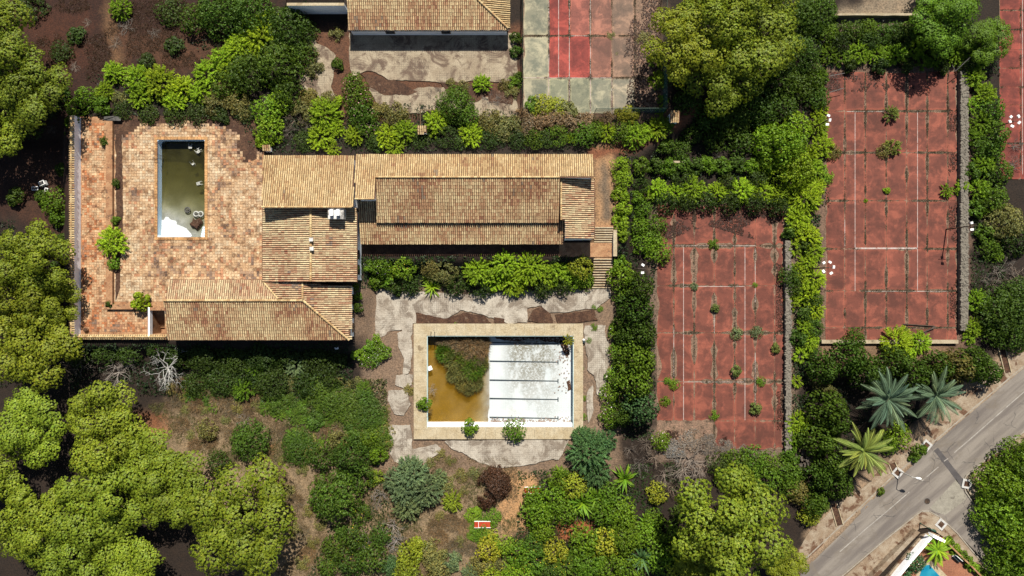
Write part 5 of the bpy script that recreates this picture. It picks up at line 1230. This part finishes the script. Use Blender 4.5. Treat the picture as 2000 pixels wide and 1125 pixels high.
sh('dark green bush in the shade under the tall pine', (1380, 230, 32), (1430, 235, 36), (1480, 205, 40), (1445, 275, 28), (1350, 262, 22), (1520, 150, 42), (1560, 105, 40), (1395, 275, 22), (1530, 210, 30), (1340, 200, 26), (1590, 150, 28), (1600, 195, 24), (1560, 170, 28), (1330, 150, 22), (1330, 290, 20), (1500, 130, 26), (1560, 30, 40), (1600, 20, 36), (1300, 285, 18), c='D')
sh('leafy mid green tree between the tall pine and the upper court', (1530, 285, 46), (1555, 248, 30), (1498, 272, 30), (1552, 330, 40), (1500, 320, 22), c='B2', hs=1.3)
yp('young pine along the near edge of the upper red court', (1603, 215, 18), (1600, 245, 24), (1608, 285, 26), (1590, 330, 28), (1575, 385, 36), (1560, 425, 28), (1595, 365, 22), (1580, 300, 24), (1600, 150, 22, {'c': 'G'}), (1598, 180, 18, {'c': 'G'}))
sh('low weedy bush at the slabs on the upper court edge', (1630, 297, 18), (1615, 345, 18, {'c': 'B2'}), c='O', s='loose')
sh('clipped green hedge bush in the row above the lower red court', *[(1250 + i * 27, 325 - (i % 2) * 4, 18, {'c': ('G2', 'D', 'G')[i % 3]}) for i in range(10)])
yp('bright young pine overhanging the top of the lower red court', (1285, 370, 24), (1322, 378, 22), (1355, 370, 30), (1402, 376, 24), (1450, 374, 30), (1492, 374, 24), (1525, 380, 26), (1265, 380, 16))
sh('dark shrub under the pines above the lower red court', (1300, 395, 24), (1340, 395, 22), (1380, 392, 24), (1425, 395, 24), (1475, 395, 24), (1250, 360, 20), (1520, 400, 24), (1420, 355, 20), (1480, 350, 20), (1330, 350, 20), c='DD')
sh('leafy green ivy bush on the bank beside the house path', (1212, 325, 19), (1216, 352, 19), (1213, 380, 17), (1216, 408, 17), (1213, 435, 17), (1215, 458, 14), c='B2')
sh('fresh green bush between the ivy bank and the lower red court', (1250, 408, 22), (1245, 440, 22), (1280, 442, 22), (1258, 475, 24), (1288, 490, 26), (1275, 465, 20), (1240, 385, 14), c='G')
sh('round clipped green bush beside the long terracotta steps', (1212, 540, 30, {'hs': 1.3}), (1205, 512, 18), (1216, 572, 22), c='G')
fl = lambda label, *it, **kw: grp('clipped_shrub', 'shrub', label, 'floret', 'G2', it, **kw)
fl('dark clumpy tall shrub in the row between the patio and the lower court', (1248, 560, 30), (1240, 605, 36), (1250, 655, 34), (1240, 700, 38, {'c': 'G2'}), (1235, 750, 38, {'c': 'G2'}), (1252, 795, 36, {'c': 'BG'}), (1215, 810, 24), (1220, 660, 22), (1215, 630, 18), c='D', hs=1.6)
grp('flowering_shrub', 'shrub', 'green shrub speckled with white flowers beside the patio', 'dense', 'G', [(1205, 735, 24), (1190, 770, 22), (1195, 815, 24), (1210, 690, 22), (1290, 860, 20), (1205, 650, 18)], flw='white')
hd = [(1560, 440, 26), (1580, 462, 28), (1552, 482, 18), (1592, 490, 22), (1578, 512, 22), (1560, 530, 20), (1592, 545, 24), (1580, 575, 26), (1550, 590, 18), (1592, 608, 22), (1572, 640, 22), (1582, 668, 22), (1566, 694, 18)]
yp('bright green young pine in the hedge between the two big courts', *hd)
sh('dark ivy bush beneath the young pines between the two big courts', (1545, 540, 22), (1552, 565, 20), (1590, 585, 20), (1575, 480, 18), (1590, 640, 20), (1560, 660, 18), (1575, 615, 18), (1545, 450, 18), c='D')
yp('bright green young pine at the lower end of the narrow stone wall', (1560, 828, 26), (1553, 860, 22, {'c': 'G'}), (1558, 745, 14))
sh('ivy covered bush in the dark bank above the upper red court', *[(1590 + i * 27, 58 + (i * 7) % 9, 21, {'c': ('D', 'G2', 'D')[i % 3]}) for i in range(9)])
yp('young pine in the row along the top of the upper red court', (1622, 105, 22, {'c': 'G'}), (1648, 112, 18, {'c': 'G'}), (1680, 102, 24), (1715, 105, 22), (1755, 104, 26), (1788, 92, 24), (1832, 112, 22, {'c': 'G'}), (1868, 108, 22), (1735, 115, 16, {'c': 'G'}), (1805, 120, 16, {'c': 'G'}), c='B2')
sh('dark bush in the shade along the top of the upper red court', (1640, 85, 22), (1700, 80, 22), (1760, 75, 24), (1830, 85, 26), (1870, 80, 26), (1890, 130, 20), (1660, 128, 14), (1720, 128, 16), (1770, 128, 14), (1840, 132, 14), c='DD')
yp('young pine in the strip between the upper and outermost courts', (1908, 105, 30), (1905, 150, 26), (1928, 182, 24), (1898, 205, 18), (1922, 238, 26, {'c': 'G'}), (1905, 265, 20, {'c': 'G'}), (1925, 320, 26, {'c': 'B2'}), (1915, 372, 26), (1882, 365, 18), (1850, 372, 15), (1915, 590, 26, {'c': 'B2'}), (1902, 640, 22), (1950, 500, 14), (1895, 660, 14), c='B2')
sh('dense green shrub in the strip between the upper and outermost courts', (1940, 215, 26), (1945, 262, 28), (1938, 295, 26), (1955, 335, 26), (1940, 385, 30), (1915, 285, 20), (1900, 335, 18), (1935, 485, 22), (1905, 410, 18), (1925, 455, 18), c='G2')
sh('big dark olive tree crown by the broad stone wall', (1965, 435, 36, {'c': 'O'}), (1985, 470, 30, {'c': 'DD'}), (1965, 610, 46), (1995, 580, 36), (1985, 650, 36), (1945, 650, 26), (1930, 545, 18, {'c': 'GYB', 's': 'twig'}), c='D')
twg('bare grey brown brush beside the outermost court', (1960, 530, 38), (1990, 545, 34), (1940, 545, 26), (1982, 320, 26), (1985, 285, 18), c='GYB', hs=.6)
grp('court_shrub', 'shrub', 'round green bush growing through the middle of the upper red court', 'feather', 'PY', [(1742, 222, 17), (1746, 288, 18)], hs=1.1)
grp('court_shrub', 'dry shrub', 'half dry bush beside the green one on the upper red court', 'loose', 'O', [(1730, 294, 17)])
grp('court_weed', 'weed', 'small round weed growing from a joint of the lower red court', 'dense', 'PY', [(1397, 602, 9), (1437, 725, 11), (1476, 798, 12), (1515, 680, 10)])
grp('court_weed', 'weed', 'straggly green weed growing from a joint of the lower red court', 'loose', 'G', [(1396, 477, 13), (1395, 812, 12), (1488, 746, 11), (1440, 652, 14, {'c': 'OG'}), (1480, 650, 14, {'c': 'OG'}), (1357, 560, 9, {'c': 'OG'}), (1475, 557, 6), (1318, 752, 12), (1300, 785, 12), (1305, 745, 9)])
grp('court_weed', 'weed', 'tiny bright weed in a joint of the upper red court', 'dense', 'B', [(1732, 372, 7), (1691, 392, 4)])
sh('dark round bush on the cream wall below the upper red court', (1670, 662, 21), c='G2', hs=1.4)
yp('bright yellow green young pine on the cream wall below the upper red court', (1755, 668, 34), (1800, 668, 24), (1775, 690, 18), c='B')
fl('tall dark clipped evergreen in the curved hedge above the palms', (1608, 720, 32), (1660, 700, 36), (1690, 725, 36), (1745, 712, 34), (1785, 735, 34), (1835, 718, 30), (1870, 718, 32, {'c': 'O'}), (1905, 712, 34), (1930, 728, 26), c='D', hs=1.7)
fl('dark clipped evergreen in the hedge along the foot of the narrow stone wall', (1618, 800, 38), (1630, 825, 30), (1600, 860, 34), (1625, 905, 34), (1600, 930, 30), (1640, 950, 28), (1590, 985, 26, {'c': 'D', 's': 'dense'}), c='D', hs=1.7)
fl('brownish clipped evergreen between two darker ones', (1612, 762, 24), c='O', sx=1.3, sy=.6, rz=-.4)
yp('grey feathery dead pine beside the dark clipped evergreens', (1575, 900, 24), c='GYB')
sh('bright green rounded bush below the palms', (1752, 853, 28), (1735, 868, 20), (1690, 870, 14, {'c': 'O'}), c='G')
grp('palm_tree', 'palm', 'blue green palm with stiff fronds beside the dark hedge', 'palm', 'PB', [(1752, 785, 58)])
grp('palm_tree', 'palm', 'blue green palm leaning out towards the road', 'palm', 'PB', [(1845, 778, 52)])
grp('palm_tree', 'palm', 'yellow green palm beside the road near the street lamp', 'palm', 'PY', [(1702, 888, 54)])
grp('palm_tree', 'palm', 'small green palm in the villa court by the turquoise pool', 'palm', 'B2', [(1836, 1078, 30)], hs=.5)
sh('low bush on the verge beside the road', (1580, 1005, 22, {'c': 'YG'}), (1600, 985, 20), (1795, 880, 16), (1720, 960, 8), (1785, 895, 10), (1560, 960, 24, {'c': 'O'}), c='G2')
twg('grey bare twiggy bush on the verge by the road', (1905, 765, 16), (1830, 820, 16), (1770, 885, 10), (1575, 1020, 14), c='GYB', hs=.5)
# garden below the house and the pool
sh('dark shaded shrub below the tiled wing', (340, 690, 24), (400, 692, 36), (455, 700, 36), (510, 690, 34), (560, 690, 26), (620, 700, 34), (645, 735, 30), (600, 750, 30), (530, 745, 34), (430, 740, 34), (380, 750, 26), (480, 740, 26), (250, 690, 24), (200, 690, 24), (150, 690, 26), (665, 700, 16), c='DD', hs=.7)  # leaf colour darkened to stand in for the wing's cast shade
grp('flowering_shrub', 'shrub', 'dark shrub with magenta flowers under the low parapet', 'dense', 'DD', [(305, 685, 20), (355, 700, 22)], flw='magenta')
sh('grey green leafy bush standing out of the dark shrubs below the wing', (578, 712, 26), c='OG', s='feather')
yp('bright mid green bush below the tiled wing', (465, 690, 14), (475, 760, 26, {'c': 'G'}), (500, 720, 22, {'c': 'G'}), (540, 700, 14, {'c': 'G'}), c='B2')
grp('dead_tree', 'dead tree', 'pale bare dead tree spreading white branches below the low parapet', 'dead', 'WH', [(318, 722, 46)], lift=1.5)
twg('grey leafless bush beside the white dead tree', (225, 728, 36), (245, 715, 26), c='GY', hs=.8)
twg('dark grey leafless bush by the terrace corner', (150, 705, 40), (120, 680, 24), c='GYB', hs=.8)
grp('dead_branch', 'branch', 'fallen pale branch on the dry grass', 'dead', 'WH', [(474, 820, 18)], hs=.3)
sh('dark green rounded bush alone on the dry grass', (488, 862, 36), (405, 840, 22, {'c': 'O'}), (425, 905, 26, {'c': 'DD'}), c='D')
sh('dark green small tree in the lower garden', (652, 972, 46), (630, 895, 26), (685, 890, 36), (705, 932, 28), (725, 858, 20, {'c': 'G'}), (738, 890, 18, {'c': 'G'}), (660, 860, 20, {'c': 'O'}), c='D', hs=1.2)
yp('bright yellow green bush between the dark tree and the olive', (737, 932, 16), (725, 945, 10), c='Y')
sh('grey green olive tree in the lower garden', (800, 930, 38), (830, 960, 36), (790, 960, 36), (795, 990, 30), (770, 940, 26), (855, 935, 20), c='OG', s='feather', hs=1.2)
twg('silvery bare bush beside the olive tree', (742, 968, 22), (735, 985, 16), (765, 1030, 30), (772, 1060, 26), (712, 1055, 22), (715, 1075, 18), c='GY')
yp('bright lime bush on the dry slope', (884, 980, 23), c='Y')
sh('maroon brown withered bush by the sandy path', (964, 955, 36), (970, 935, 26), (950, 980, 20), c='MR', s='loose', hs=1.1)
sh('dark green shrub with yellow new leaves in the lower garden', (655, 1072, 26), (690, 1048, 28), (725, 1092, 30), (745, 1045, 22), (703, 1002, 22), (685, 1098, 28), (640, 1105, 22), (715, 1062, 20), (665, 1040, 16), c='D', flw='yellow')
sh('bright lime green bush at the bottom of the lower garden', (800, 1085, 26), (795, 1110, 24), (815, 1065, 18), (790, 1140, 30), c='Y')
sh('soft olive green bush beside the lime green one', (845, 1085, 30), (850, 1115, 32), (880, 1100, 24, {'c': 'OG'}), (760, 1110, 24, {'c': 'BG'}), c='O', s='loose')
sh('green ground cover bush round the red lounger', (940, 1040, 24), (960, 1010, 20), (925, 1005, 18), (955, 1045, 20, {'c': 'YG'}), (925, 1040, 16), c='G', hs=.35)
sh('yellow speckled green bush at the bottom of the garden', (955, 1075, 26, {'c': 'YG'}), (985, 1065, 22), (1010, 1080, 28, {'c': 'G'}), (975, 1100, 24, {'c': 'O', 's': 'loose'}), (1000, 1115, 26, {'s': 'feather'}), (1040, 1065, 24, {'c': 'D'}), (1045, 1095, 28, {'c': 'G2'}), (1030, 1120, 22), (1085, 1080, 26, {'c': 'YG'}), (1105, 1105, 28, {'c': 'G2', 's': 'feather'}), (1070, 1115, 24, {'c': 'D'}), (940, 1105, 26, {'c': 'O', 's': 'loose'}), (920, 1120, 20, {'c': 'OG', 's': 'feather'}), (960, 1125, 22, {'c': 'B'}), c='B2', flw='yellow')
sh('lush green bush beside the strap leaved plants', (1050, 1000, 32), (1075, 975, 32), (1100, 1000, 26), (1045, 975, 24), (1120, 950, 26, {'c': 'YG'}), (1095, 935, 24), (1180, 1000, 30), (1215, 1000, 30), (1190, 970, 26), (1060, 1035, 24), (1140, 1055, 32), (1180, 1060, 32, {'c': 'YG'}), (1220, 1050, 34), (1260, 1045, 28), (1150, 1100, 34), (1190, 1105, 32), (1290, 1095, 30), (1320, 1090, 26), (1235, 1110, 26), c='G', )
sh('smooth green round bush at the edge of the big pine', (1303, 1040, 26), (1275, 1015, 20), (1330, 1000, 20, {'c': 'D'}), (1350, 975, 22, {'c': 'D'}), (1285, 965, 22, {'c': 'YG'}), c='G')
yp('blue green fine leaved tree at the corner of the patio', (1150, 885, 46, {'hs': 1.2}), (1165, 925, 30), (1135, 850, 20), (1185, 860, 24), c='BG')
ros = lambda label, *it, **kw: grp('strap_plant', 'plant', label, 'rosette', 'B2', it, **kw)
ros('clump of long strap leaves above the bare red earth', (1140, 985, 36), (1165, 975, 30), (1125, 990, 26), c='G')
ros('strap leaved plant under the blue green tree', (1222, 938, 32), c='G')
ros('grey green strap leaved plant at the bottom of the garden', (1256, 1095, 36), c='BG')
ros('strap leaved plant between garden bushes', (1265, 1025, 24), (1095, 925, 18), c='B2')
ros('broad leaved plant below the house eaves beside the steps', (843, 560, 24), (835, 545, 16), c='B2')
grp('dead_tree', 'dead tree', 'bare grey spreading tree at the bottom of the lower red court', 'dead', 'GY', [(1355, 905, 52), (1340, 920, 40)])
twg('dry brown leafless bush at the bottom of the lower red court', (1265, 870, 26), (1280, 895, 26), (1300, 930, 28), (1250, 910, 24), (1230, 880, 20), (1315, 955, 24), c='GYB')
grp('dry_grass_clump', 'dry grass', 'mound of grey dry brush covering the bottom slabs of the lower court', 'loose', 'GYB', [(1350, 862, 26), (1385, 870, 24), (1415, 875, 20), (1450, 885, 20), (1320, 880, 24)], hs=.3)
sh('green bush along the bottom edge of the lower red court', (1405, 905, 24, {'c': 'DD'}), (1440, 905, 30), (1475, 900, 28), (1505, 905, 24), (1545, 890, 18), (1460, 925, 30), (1500, 935, 30), (1540, 920, 26), (1420, 930, 26), (1545, 950, 24), c='G2')
sh('yellow flowered bush in the bed below the house', (788, 522, 24), (768, 530, 16), flw='yellow', c='B2')
sh('olive green bush in the bed below the house', (862, 528, 34), (838, 520, 22), c='O', s='loose')
yp('bright green feathery bush in the bed below the long roof', (935, 525, 34), (965, 535, 34), (1000, 545, 34), (1035, 520, 36), (1062, 535, 34), (1090, 530, 32), (985, 515, 28), (1010, 555, 26), (1120, 525, 18))
sh('leafy green bush at the top of the long terracotta steps', (1135, 520, 24, {'c': 'YG'}), (1140, 545, 22), (1118, 548, 20, {'c': 'B2'}), c='G')
sh('weedy white flowered bush on the overgrown steps', (722, 520, 14), (745, 520, 20), (735, 548, 18), (755, 545, 18), (700, 600, 10, {'c': 'D'}), (698, 580, 9), (695, 562, 8), c='G', flw='white')
sh('dark bush in shade at the foot of the bed below the house', (800, 555, 22), (890, 555, 24), (940, 558, 26), (1060, 562, 24), (770, 560, 18), (1100, 560, 20), c='DD')
sh('green weed patch where the patio meets the house corner', (718, 675, 12), (735, 665, 12), (720, 700, 20), (745, 690, 18), (700, 690, 16), (735, 700, 16, {'c': 'OG', 's': 'loose'}), c='G', hs=.6, flw='white')
sh('low olive scrub bush on the slope beside the patio', *[(570 + (i * 53) % 180 + (i % 3) * 4, 745 + (i * 37) % 130, 22 + (i % 4) * 4, {'c': ('O', 'G2', 'O', 'D')[i % 4], 's': ('loose', 'feather', 'loose', 'dense')[i % 4]}) for i in range(26)], c='O', s='loose', hs=.45)
zone = PX([(330, 745), (560, 765), (700, 745), (756, 800), (745, 885), (650, 880), (570, 815), (450, 800), (340, 800)])
pts_ = []
for i in range(900):
    px, py = random.uniform(330, 760), random.uniform(735, 890); w__ = W(px, py)
    if pip(zone, np.array([w__[0]]), np.array([w__[1]]))[0] and all(math.hypot(px - a_[0], py - a_[1]) > 12.5 for a_ in pts_): pts_.append((px, py))
for st_, nm_, lb_, cl_ in (('loose', 'scrub_bush', 'sprawling olive green scrub bush on the slope below the wing', 'O'), ('feather', 'scrub_bush', 'fine leaved green scrub bush on the slope below the wing', 'G2'), ('dense', 'scrub_bush', 'dark leafy scrub bush on the slope below the wing', 'D'), ('reed', 'grass_clump', 'tall tan grass clump on the slope below the wing', 'BR')):
    j_ = ['loose', 'feather', 'dense', 'reed'].index(st_); q_ = [(x_, y_, 10 + (k_ * 7) % 10) for k_, (x_, y_) in enumerate(pts_) if k_ % 4 == j_]
    grp(nm_, 'scrub', lb_, st_, cl_, q_, hs=.55)
more = [(300 + (i * 97) % 260, 640 + 0, 0) for i in range(0)]
grp('scrub_bush', 'scrub', 'small scrub bush dotted over the dry grass slope', 'loose', 'O', [(370, 850, 12), (395, 800, 14), (440, 820, 12), (560, 870, 14), (590, 920, 14), (560, 960, 16), (600, 1000, 14), (575, 1040, 18), (610, 1060, 16), (550, 900, 10), (610, 870, 14), (900, 930, 16), (870, 945, 20), (905, 960, 12), (860, 1010, 12), (900, 1060, 14), (590, 1100, 18), (545, 985, 14), (625, 1025, 14), (925, 925, 14), (840, 905, 12)], hs=.6)
grp('grass_clump', 'dry grass', 'dry tan grass clump on the lower garden slope', 'reed', 'BR', [(355, 830, 16), (380, 870, 14), (410, 860, 16), (450, 850, 14), (530, 850, 16), (555, 845, 14), (580, 885, 16), (545, 930, 16), (575, 980, 18), (560, 1010, 16), (590, 1040, 16), (600, 1085, 18), (850, 1030, 16), (880, 1020, 18), (905, 1030, 16), (890, 1070, 18), (920, 1075, 14), (860, 1050, 16), (840, 985, 14), (520, 890, 14)], hs=.4)
twg('grey fallen branches on the shaded soil behind the terrace hedge', (245, 50, 24), (170, 45, 12), (300, 65, 16), (20, 285, 20), (100, 250, 16), (145, 130, 14), (225, 85, 18), c='GYB', hs=.25)
sh('dark bush in the shaded wood behind the terrace hedge', (120, 100, 22), (60, 10, 30), (150, 70, 18), (330, 20, 28), (285, 120, 16), (20, 260, 24), (60, 250, 22), (340, 90, 18), (100, 210, 20), c='DD', hs=.6)  # darkest green given to these leaves to suggest the wood's shade
grp('poolside_shrub', 'shrub', 'dark green bush on the white ledge of the large pool beside amber water', 'dense', 'G', [(918, 835, 16)], z0=.2)
grp('poolside_shrub', 'shrub', 'bigger dark green bush on the white ledge of the large pool by the lanes', 'dense', 'G', [(1007, 840, 23)], z0=.2)
grp('poolside_shrub', 'shrub', 'small green bush at the near corner of the amber water', 'dense', 'G', [(828, 788, 14)], z0=.2)
grp('poolside_shrub', 'shrub', 'yellowish bush hanging over the drained corner of the large pool', 'feather', 'YG', [(1110, 664, 12)], z0=.2)
grp('reed_clump', 'reeds', 'olive green reed clump growing in the amber water', 'reed', 'O', [(868, 690, 20, {'c': 'G2'}), (890, 705, 24), (912, 700, 22, {'c': 'G2'}), (900, 725, 22), (925, 722, 22, {'c': 'G2'}), (905, 748, 18), (928, 748, 18), (940, 712, 16), (884, 735, 14), (915, 762, 12)], z0=-1.4, hs=1.0)
grp('reed_clump', 'reeds', 'dry tan reed clump collapsed over the amber water', 'reed', 'BR', [(880, 664, 16), (900, 668, 22), (922, 672, 24), (938, 684, 18), (930, 700, 16), (912, 684, 18), (862, 664, 12), (945, 668, 14)], z0=-1.1, hs=.8)
twg('dry twig bundle against the side of the amber pool', (843, 762, 16), c='GY', z0=-1.3)
grp('terrace_shrub', 'shrub', 'bright green round bush growing from the planter wall of the terrace', 'feather', 'B', [(216, 472, 32)], z0=UP)
grp('terrace_shrub', 'shrub', 'small green bush below the round one on the planter wall', 'dense', 'G', [(222, 515, 13), (225, 430, 9), (205, 276, 10, {'c': 'D'}), (226, 358, 9, {'c': 'D'}), (214, 594, 8, {'c': 'D'})], z0=UP)
grp('terrace_shrub', 'shrub', 'bright green bush beside the open stairwell', 'dense', 'B', [(273, 590, 18)], z0=UP, hs=1.3)
sh('broad leaved bright green bush outside the white parapet', (108, 395, 28), (115, 425, 18), (80, 385, 14, {'c': 'D'}), c='G', hs=1.1)
sh('dark undergrowth bush outside the white parapet', (118, 470, 16), (115, 520, 18), (120, 560, 20), (118, 620, 20), (30, 385, 18), (122, 330, 14), c='D')
sh('weed tuft on the pool coping', (890, 635, 7), (975, 637, 6), (988, 650, 5), (1130, 690, 5), (1135, 720, 6), (1142, 778, 6), (1150, 665, 8), (1160, 640, 9), (800, 760, 14, {'c': 'O'}), (815, 775, 10, {'c': 'O'}), (1140, 815, 8), (1172, 603, 7), (1160, 600, 6), (860, 890, 14, {'c': 'O'}), (880, 900, 12, {'c': 'O'}), c='G', s='loose', hs=.5)
big_ = lambda label, *it, **kw: grp('leafy_tree', 'tree', label, 'dense', 'G', it, **kw)
big_('big dark green leafy tree overhanging the side street', (1990, 900, 42), (1962, 950, 46), (2005, 985, 52), (1955, 1010, 44), (1995, 1060, 54), (2050, 940, 60), (2050, 1040, 60), (1972, 1105, 40), (1950, 980, 34), hs=1.3)
sh('green clipped hedge bush along the villa wall', *[(1852 + i * 13, 1060 + i * 12.5, 12, {'c': ('G', 'B2', 'G2')[i % 3]}) for i in range(7)])
grp('flowering_shrub', 'shrub', 'green bush with pale blue white flowers beside the turquoise pool', 'dense', 'BG', [(1788, 1100, 20), (1768, 1122, 14)], flw='white')

# ------------------------------------------------------------------ uncountable cover: dry grass, joint weeds, undergrowth
def scatter(poly, n, zz=0.):
    P = PX(poly, zz); xs = [p[0] for p in P]; ys = [p[1] for p in P]
    X = rng.uniform(min(xs), max(xs), n * 3); Y = rng.uniform(min(ys), max(ys), n * 3); k_ = pip(P, X, Y); return X[k_][:n], Y[k_][:n]
def blades(X, Y, Z, h, w, nb, spread=.5):
    n = len(X) * nb; x = np.repeat(X, nb); y = np.repeat(Y, nb); z = np.repeat(Z, nb); a = rng.random(n) * 6.283; L = h * rng.uniform(.5, 1.3, n); lean = rng.uniform(.4, 1.3, n)
    x = x + rng.normal(0, w * 2, n); y = y + rng.normal(0, w * 2, n); b = np.stack([x, y, z - .02], 1); dx = np.cos(a); dy = np.sin(a)
    tip = b + np.stack([dx * L * np.sin(lean), dy * L * np.sin(lean), L * np.cos(lean) + .02], 1); sd_ = np.stack([-dy, dx, 0 * dx], 1) * w * rng.uniform(.6, 1.3, n)[:, None]
    V = np.stack([b - sd_, b + sd_, tip], 1).reshape(-1, 3); return V, np.arange(n * 3).reshape(n, 3), n
def stuff(name, label, V, F, K, colr):
    o_ = link(name, mesh(name, V, F, 'leaf', K)); o_.color = (*c(*colr), 1); return tag(o_, label, 'grass', None, 'stuff')
reg1 = [(290, 790), (480, 760), (640, 810), (770, 900), (1010, 890), (1010, 1010), (990, 1130), (550, 1150), (480, 920), (330, 860)]
X, Y = scatter(reg1, 40000); d_ = fbm(X * .5, Y * .5, 77, 4); k_ = rng.random(len(X)) < sstep(.35, .6, d_) * .9 + .1; X, Y, d_ = X[k_], Y[k_], d_[k_]
V, F, n = blades(X, Y, terr(X, Y), .34, .025, 4); gk = np.repeat(np.repeat(fbm(X * .25, Y * .25, 71, 3) > .54, 4), 3)[:, None]
K = np.repeat(leafcol(n, .6, 1.3, .06), 3, 0); K = np.where(gk, K * np.array((.62, .8, .55)), K); g0 = stuff('dry_grass', 'dry tan grass over the slope of the lower garden', V, F, K, (178, 152, 112))
X, Y = scatter([(0, 0), (400, 0), (470, 60), (390, 130), (190, 140), (130, 190), (60, 120)], 9000, UP); k_ = fbm(X * .4, Y * .4, 78, 4) > .48; X, Y = X[k_], Y[k_]
V, F, n = blades(X, Y, terr(X, Y), .3, .025, 4); stuff('dry_grass', 'sparse brown grass on the shaded soil behind the terrace hedge', V, F, np.repeat(leafcol(n, .5, 1.3, .08), 3, 0), (118, 90, 66))
X, Y = [], []
for a, b in joints:
    a = np.array(a); b = np.array(b); L = np.linalg.norm(b - a); t_ = rng.random(int(L * 34)); P = a + (b - a) * t_[:, None]; P[:, :2] += rng.normal(0, .05, (len(P), 2))
    dn = fbm(P[:, 0] * .45, P[:, 1] * .45, 21, 3); kk = rng.random(len(P)) < sstep(.38, .6, dn) * (.35 + .65 * (vnoise(P[:, 0] * 1.4, P[:, 1] * 1.4, 8) > .45)); X.append(P[kk, 0]); Y.append(P[kk, 1])
X = np.concatenate(X); Y = np.concatenate(Y); zz = np.where((X > W(1015, 0)[0]) & (X < W(1300, 0)[0]) & (Y > W(0, 240)[1]), UP, -.05)
V, F, n = blades(X, Y, zz, .22, .022, 7); stuff('joint_weeds', 'grey green weeds growing in the joints of the red courts', V, F, np.repeat(leafcol(n, .55, 1.3, .1), 3, 0), (150, 138, 112))
V_, F_, K_, nb_ = [], [], [], 0
for poly, zz_, n_ in (([(1285, 400), (1530, 400), (1525, 455), (1480, 470), (1430, 455), (1380, 440), (1300, 470)], .012, 9000), ([(1600, 140), (1870, 140), (1870, 175), (1600, 180)], .012, 5000), ([(1850, 160), (1874, 160), (1874, 645), (1856, 645)], .012, 3000), ([(1515, 450), (1534, 450), (1534, 870), (1518, 870)], .012, 2600), ([(1240, -20), (1290, -20), (1290, 222), (1200, 222)], UP + .07, 4000), ([(1300, 840), (1420, 850), (1420, 885), (1300, 885)], .012, 2500)):
    X, Y = scatter(poly, n_, zz_); k_ = fbm(X * .55, Y * .4, 93, 4) > .5; X, Y = X[k_], Y[k_]; P = np.stack([X, Y, np.full(len(X), zz_) + rng.random(len(X)) * .03], 1)
    v, f = leaves(P, np.tile((0, 0, 1.), (len(X), 1)), .1, .5, None, .15); V_.append(v); F_.append(f + nb_); nb_ += len(v); K_.append(np.repeat(leafcol(len(X), .6, 1.4), 4, 0))
stuff('leaf_litter', 'brown fallen leaves drifted over the edges of the red courts', np.concatenate(V_), np.concatenate(F_), np.concatenate(K_), (92, 58, 42))
areas = [([(130, 165), (600, 0), (620, 260), (500, 290), (400, 235), (150, 235)], UP, 5000, (56, 80, 34)), ([(520, 200), (760, 200), (1290, 235), (1240, 290), (530, 300)], UP, 6000, (60, 84, 36)),
         ([(1310, 150), (1600, 60), (1620, 400), (1240, 400), (1250, 310), (1330, 270)], 0, 7000, (50, 76, 32)), ([(1590, 40), (1900, 40), (1900, 130), (1600, 135)], 0, 4000, (50, 74, 32)), ([(1895, 90), (1950, 90), (1965, 640), (1895, 660)], 0, 4500, (66, 92, 38)),
         ([(1548, 420), (1602, 420), (1602, 700), (1548, 880)], 0, 3500, (62, 92, 38)), ([(140, 668), (690, 668), (690, 760), (560, 790), (140, 760)], 0, 8000, (52, 78, 34)), ([(560, 740), (755, 740), (760, 880), (640, 900), (560, 860)], 0, 7000, (118, 122, 66)),
         ([(1010, 920), (1330, 900), (1330, 1125), (900, 1125), (1010, 1040)], 0, 8000, (70, 100, 40)), ([(1560, 700), (1900, 720), (1700, 900), (1560, 1000)], 0, 6000, (44, 62, 30)), ([(706, 500), (1150, 500), (1150, 562), (706, 562)], 0.8, 4000, (62, 88, 36)),
         ([(1205, 300), (1280, 310), (1280, 860), (1195, 860)], 0, 5000, (58, 84, 36)), ([(700, 900), (860, 920), (800, 1125), (600, 1125)], 0, 4000, (80, 96, 48)), ([(0, 430), (130, 430), (130, 700), (0, 760)], 0, 3000, (50, 70, 32))]
V_, F_, K_, nb_ = [], [], [], 0
for poly, z_, n_, cl in areas:
    X, Y = scatter(poly, n_, z_); k_ = fbm(X * .45, Y * .45, 88, 3) > .4; X, Y = X[k_], Y[k_]; hgt = rng.random(len(X)) ** 1.6 * .7 * fbm(X * .6, Y * .6, 89, 2)
    P = np.stack([X, Y, terr(X, Y) + .03 + hgt], 1); N = np.tile((0, 0, 1.), (len(X), 1)); v, f = leaves(P, N, .15, .5, None, .6); V_.append(v); F_.append(f + nb_); nb_ += len(v); K_.append(np.repeat(leafcol(len(X), .6, 1.3) * np.array(c(*cl)), 4, 0))
o_ = stuff('undergrowth', 'low leafy undergrowth beneath the trees and hedges', np.concatenate(V_), np.concatenate(F_), np.concatenate(K_), (255, 255, 255)); o_.color = (1, 1, 1, 1)
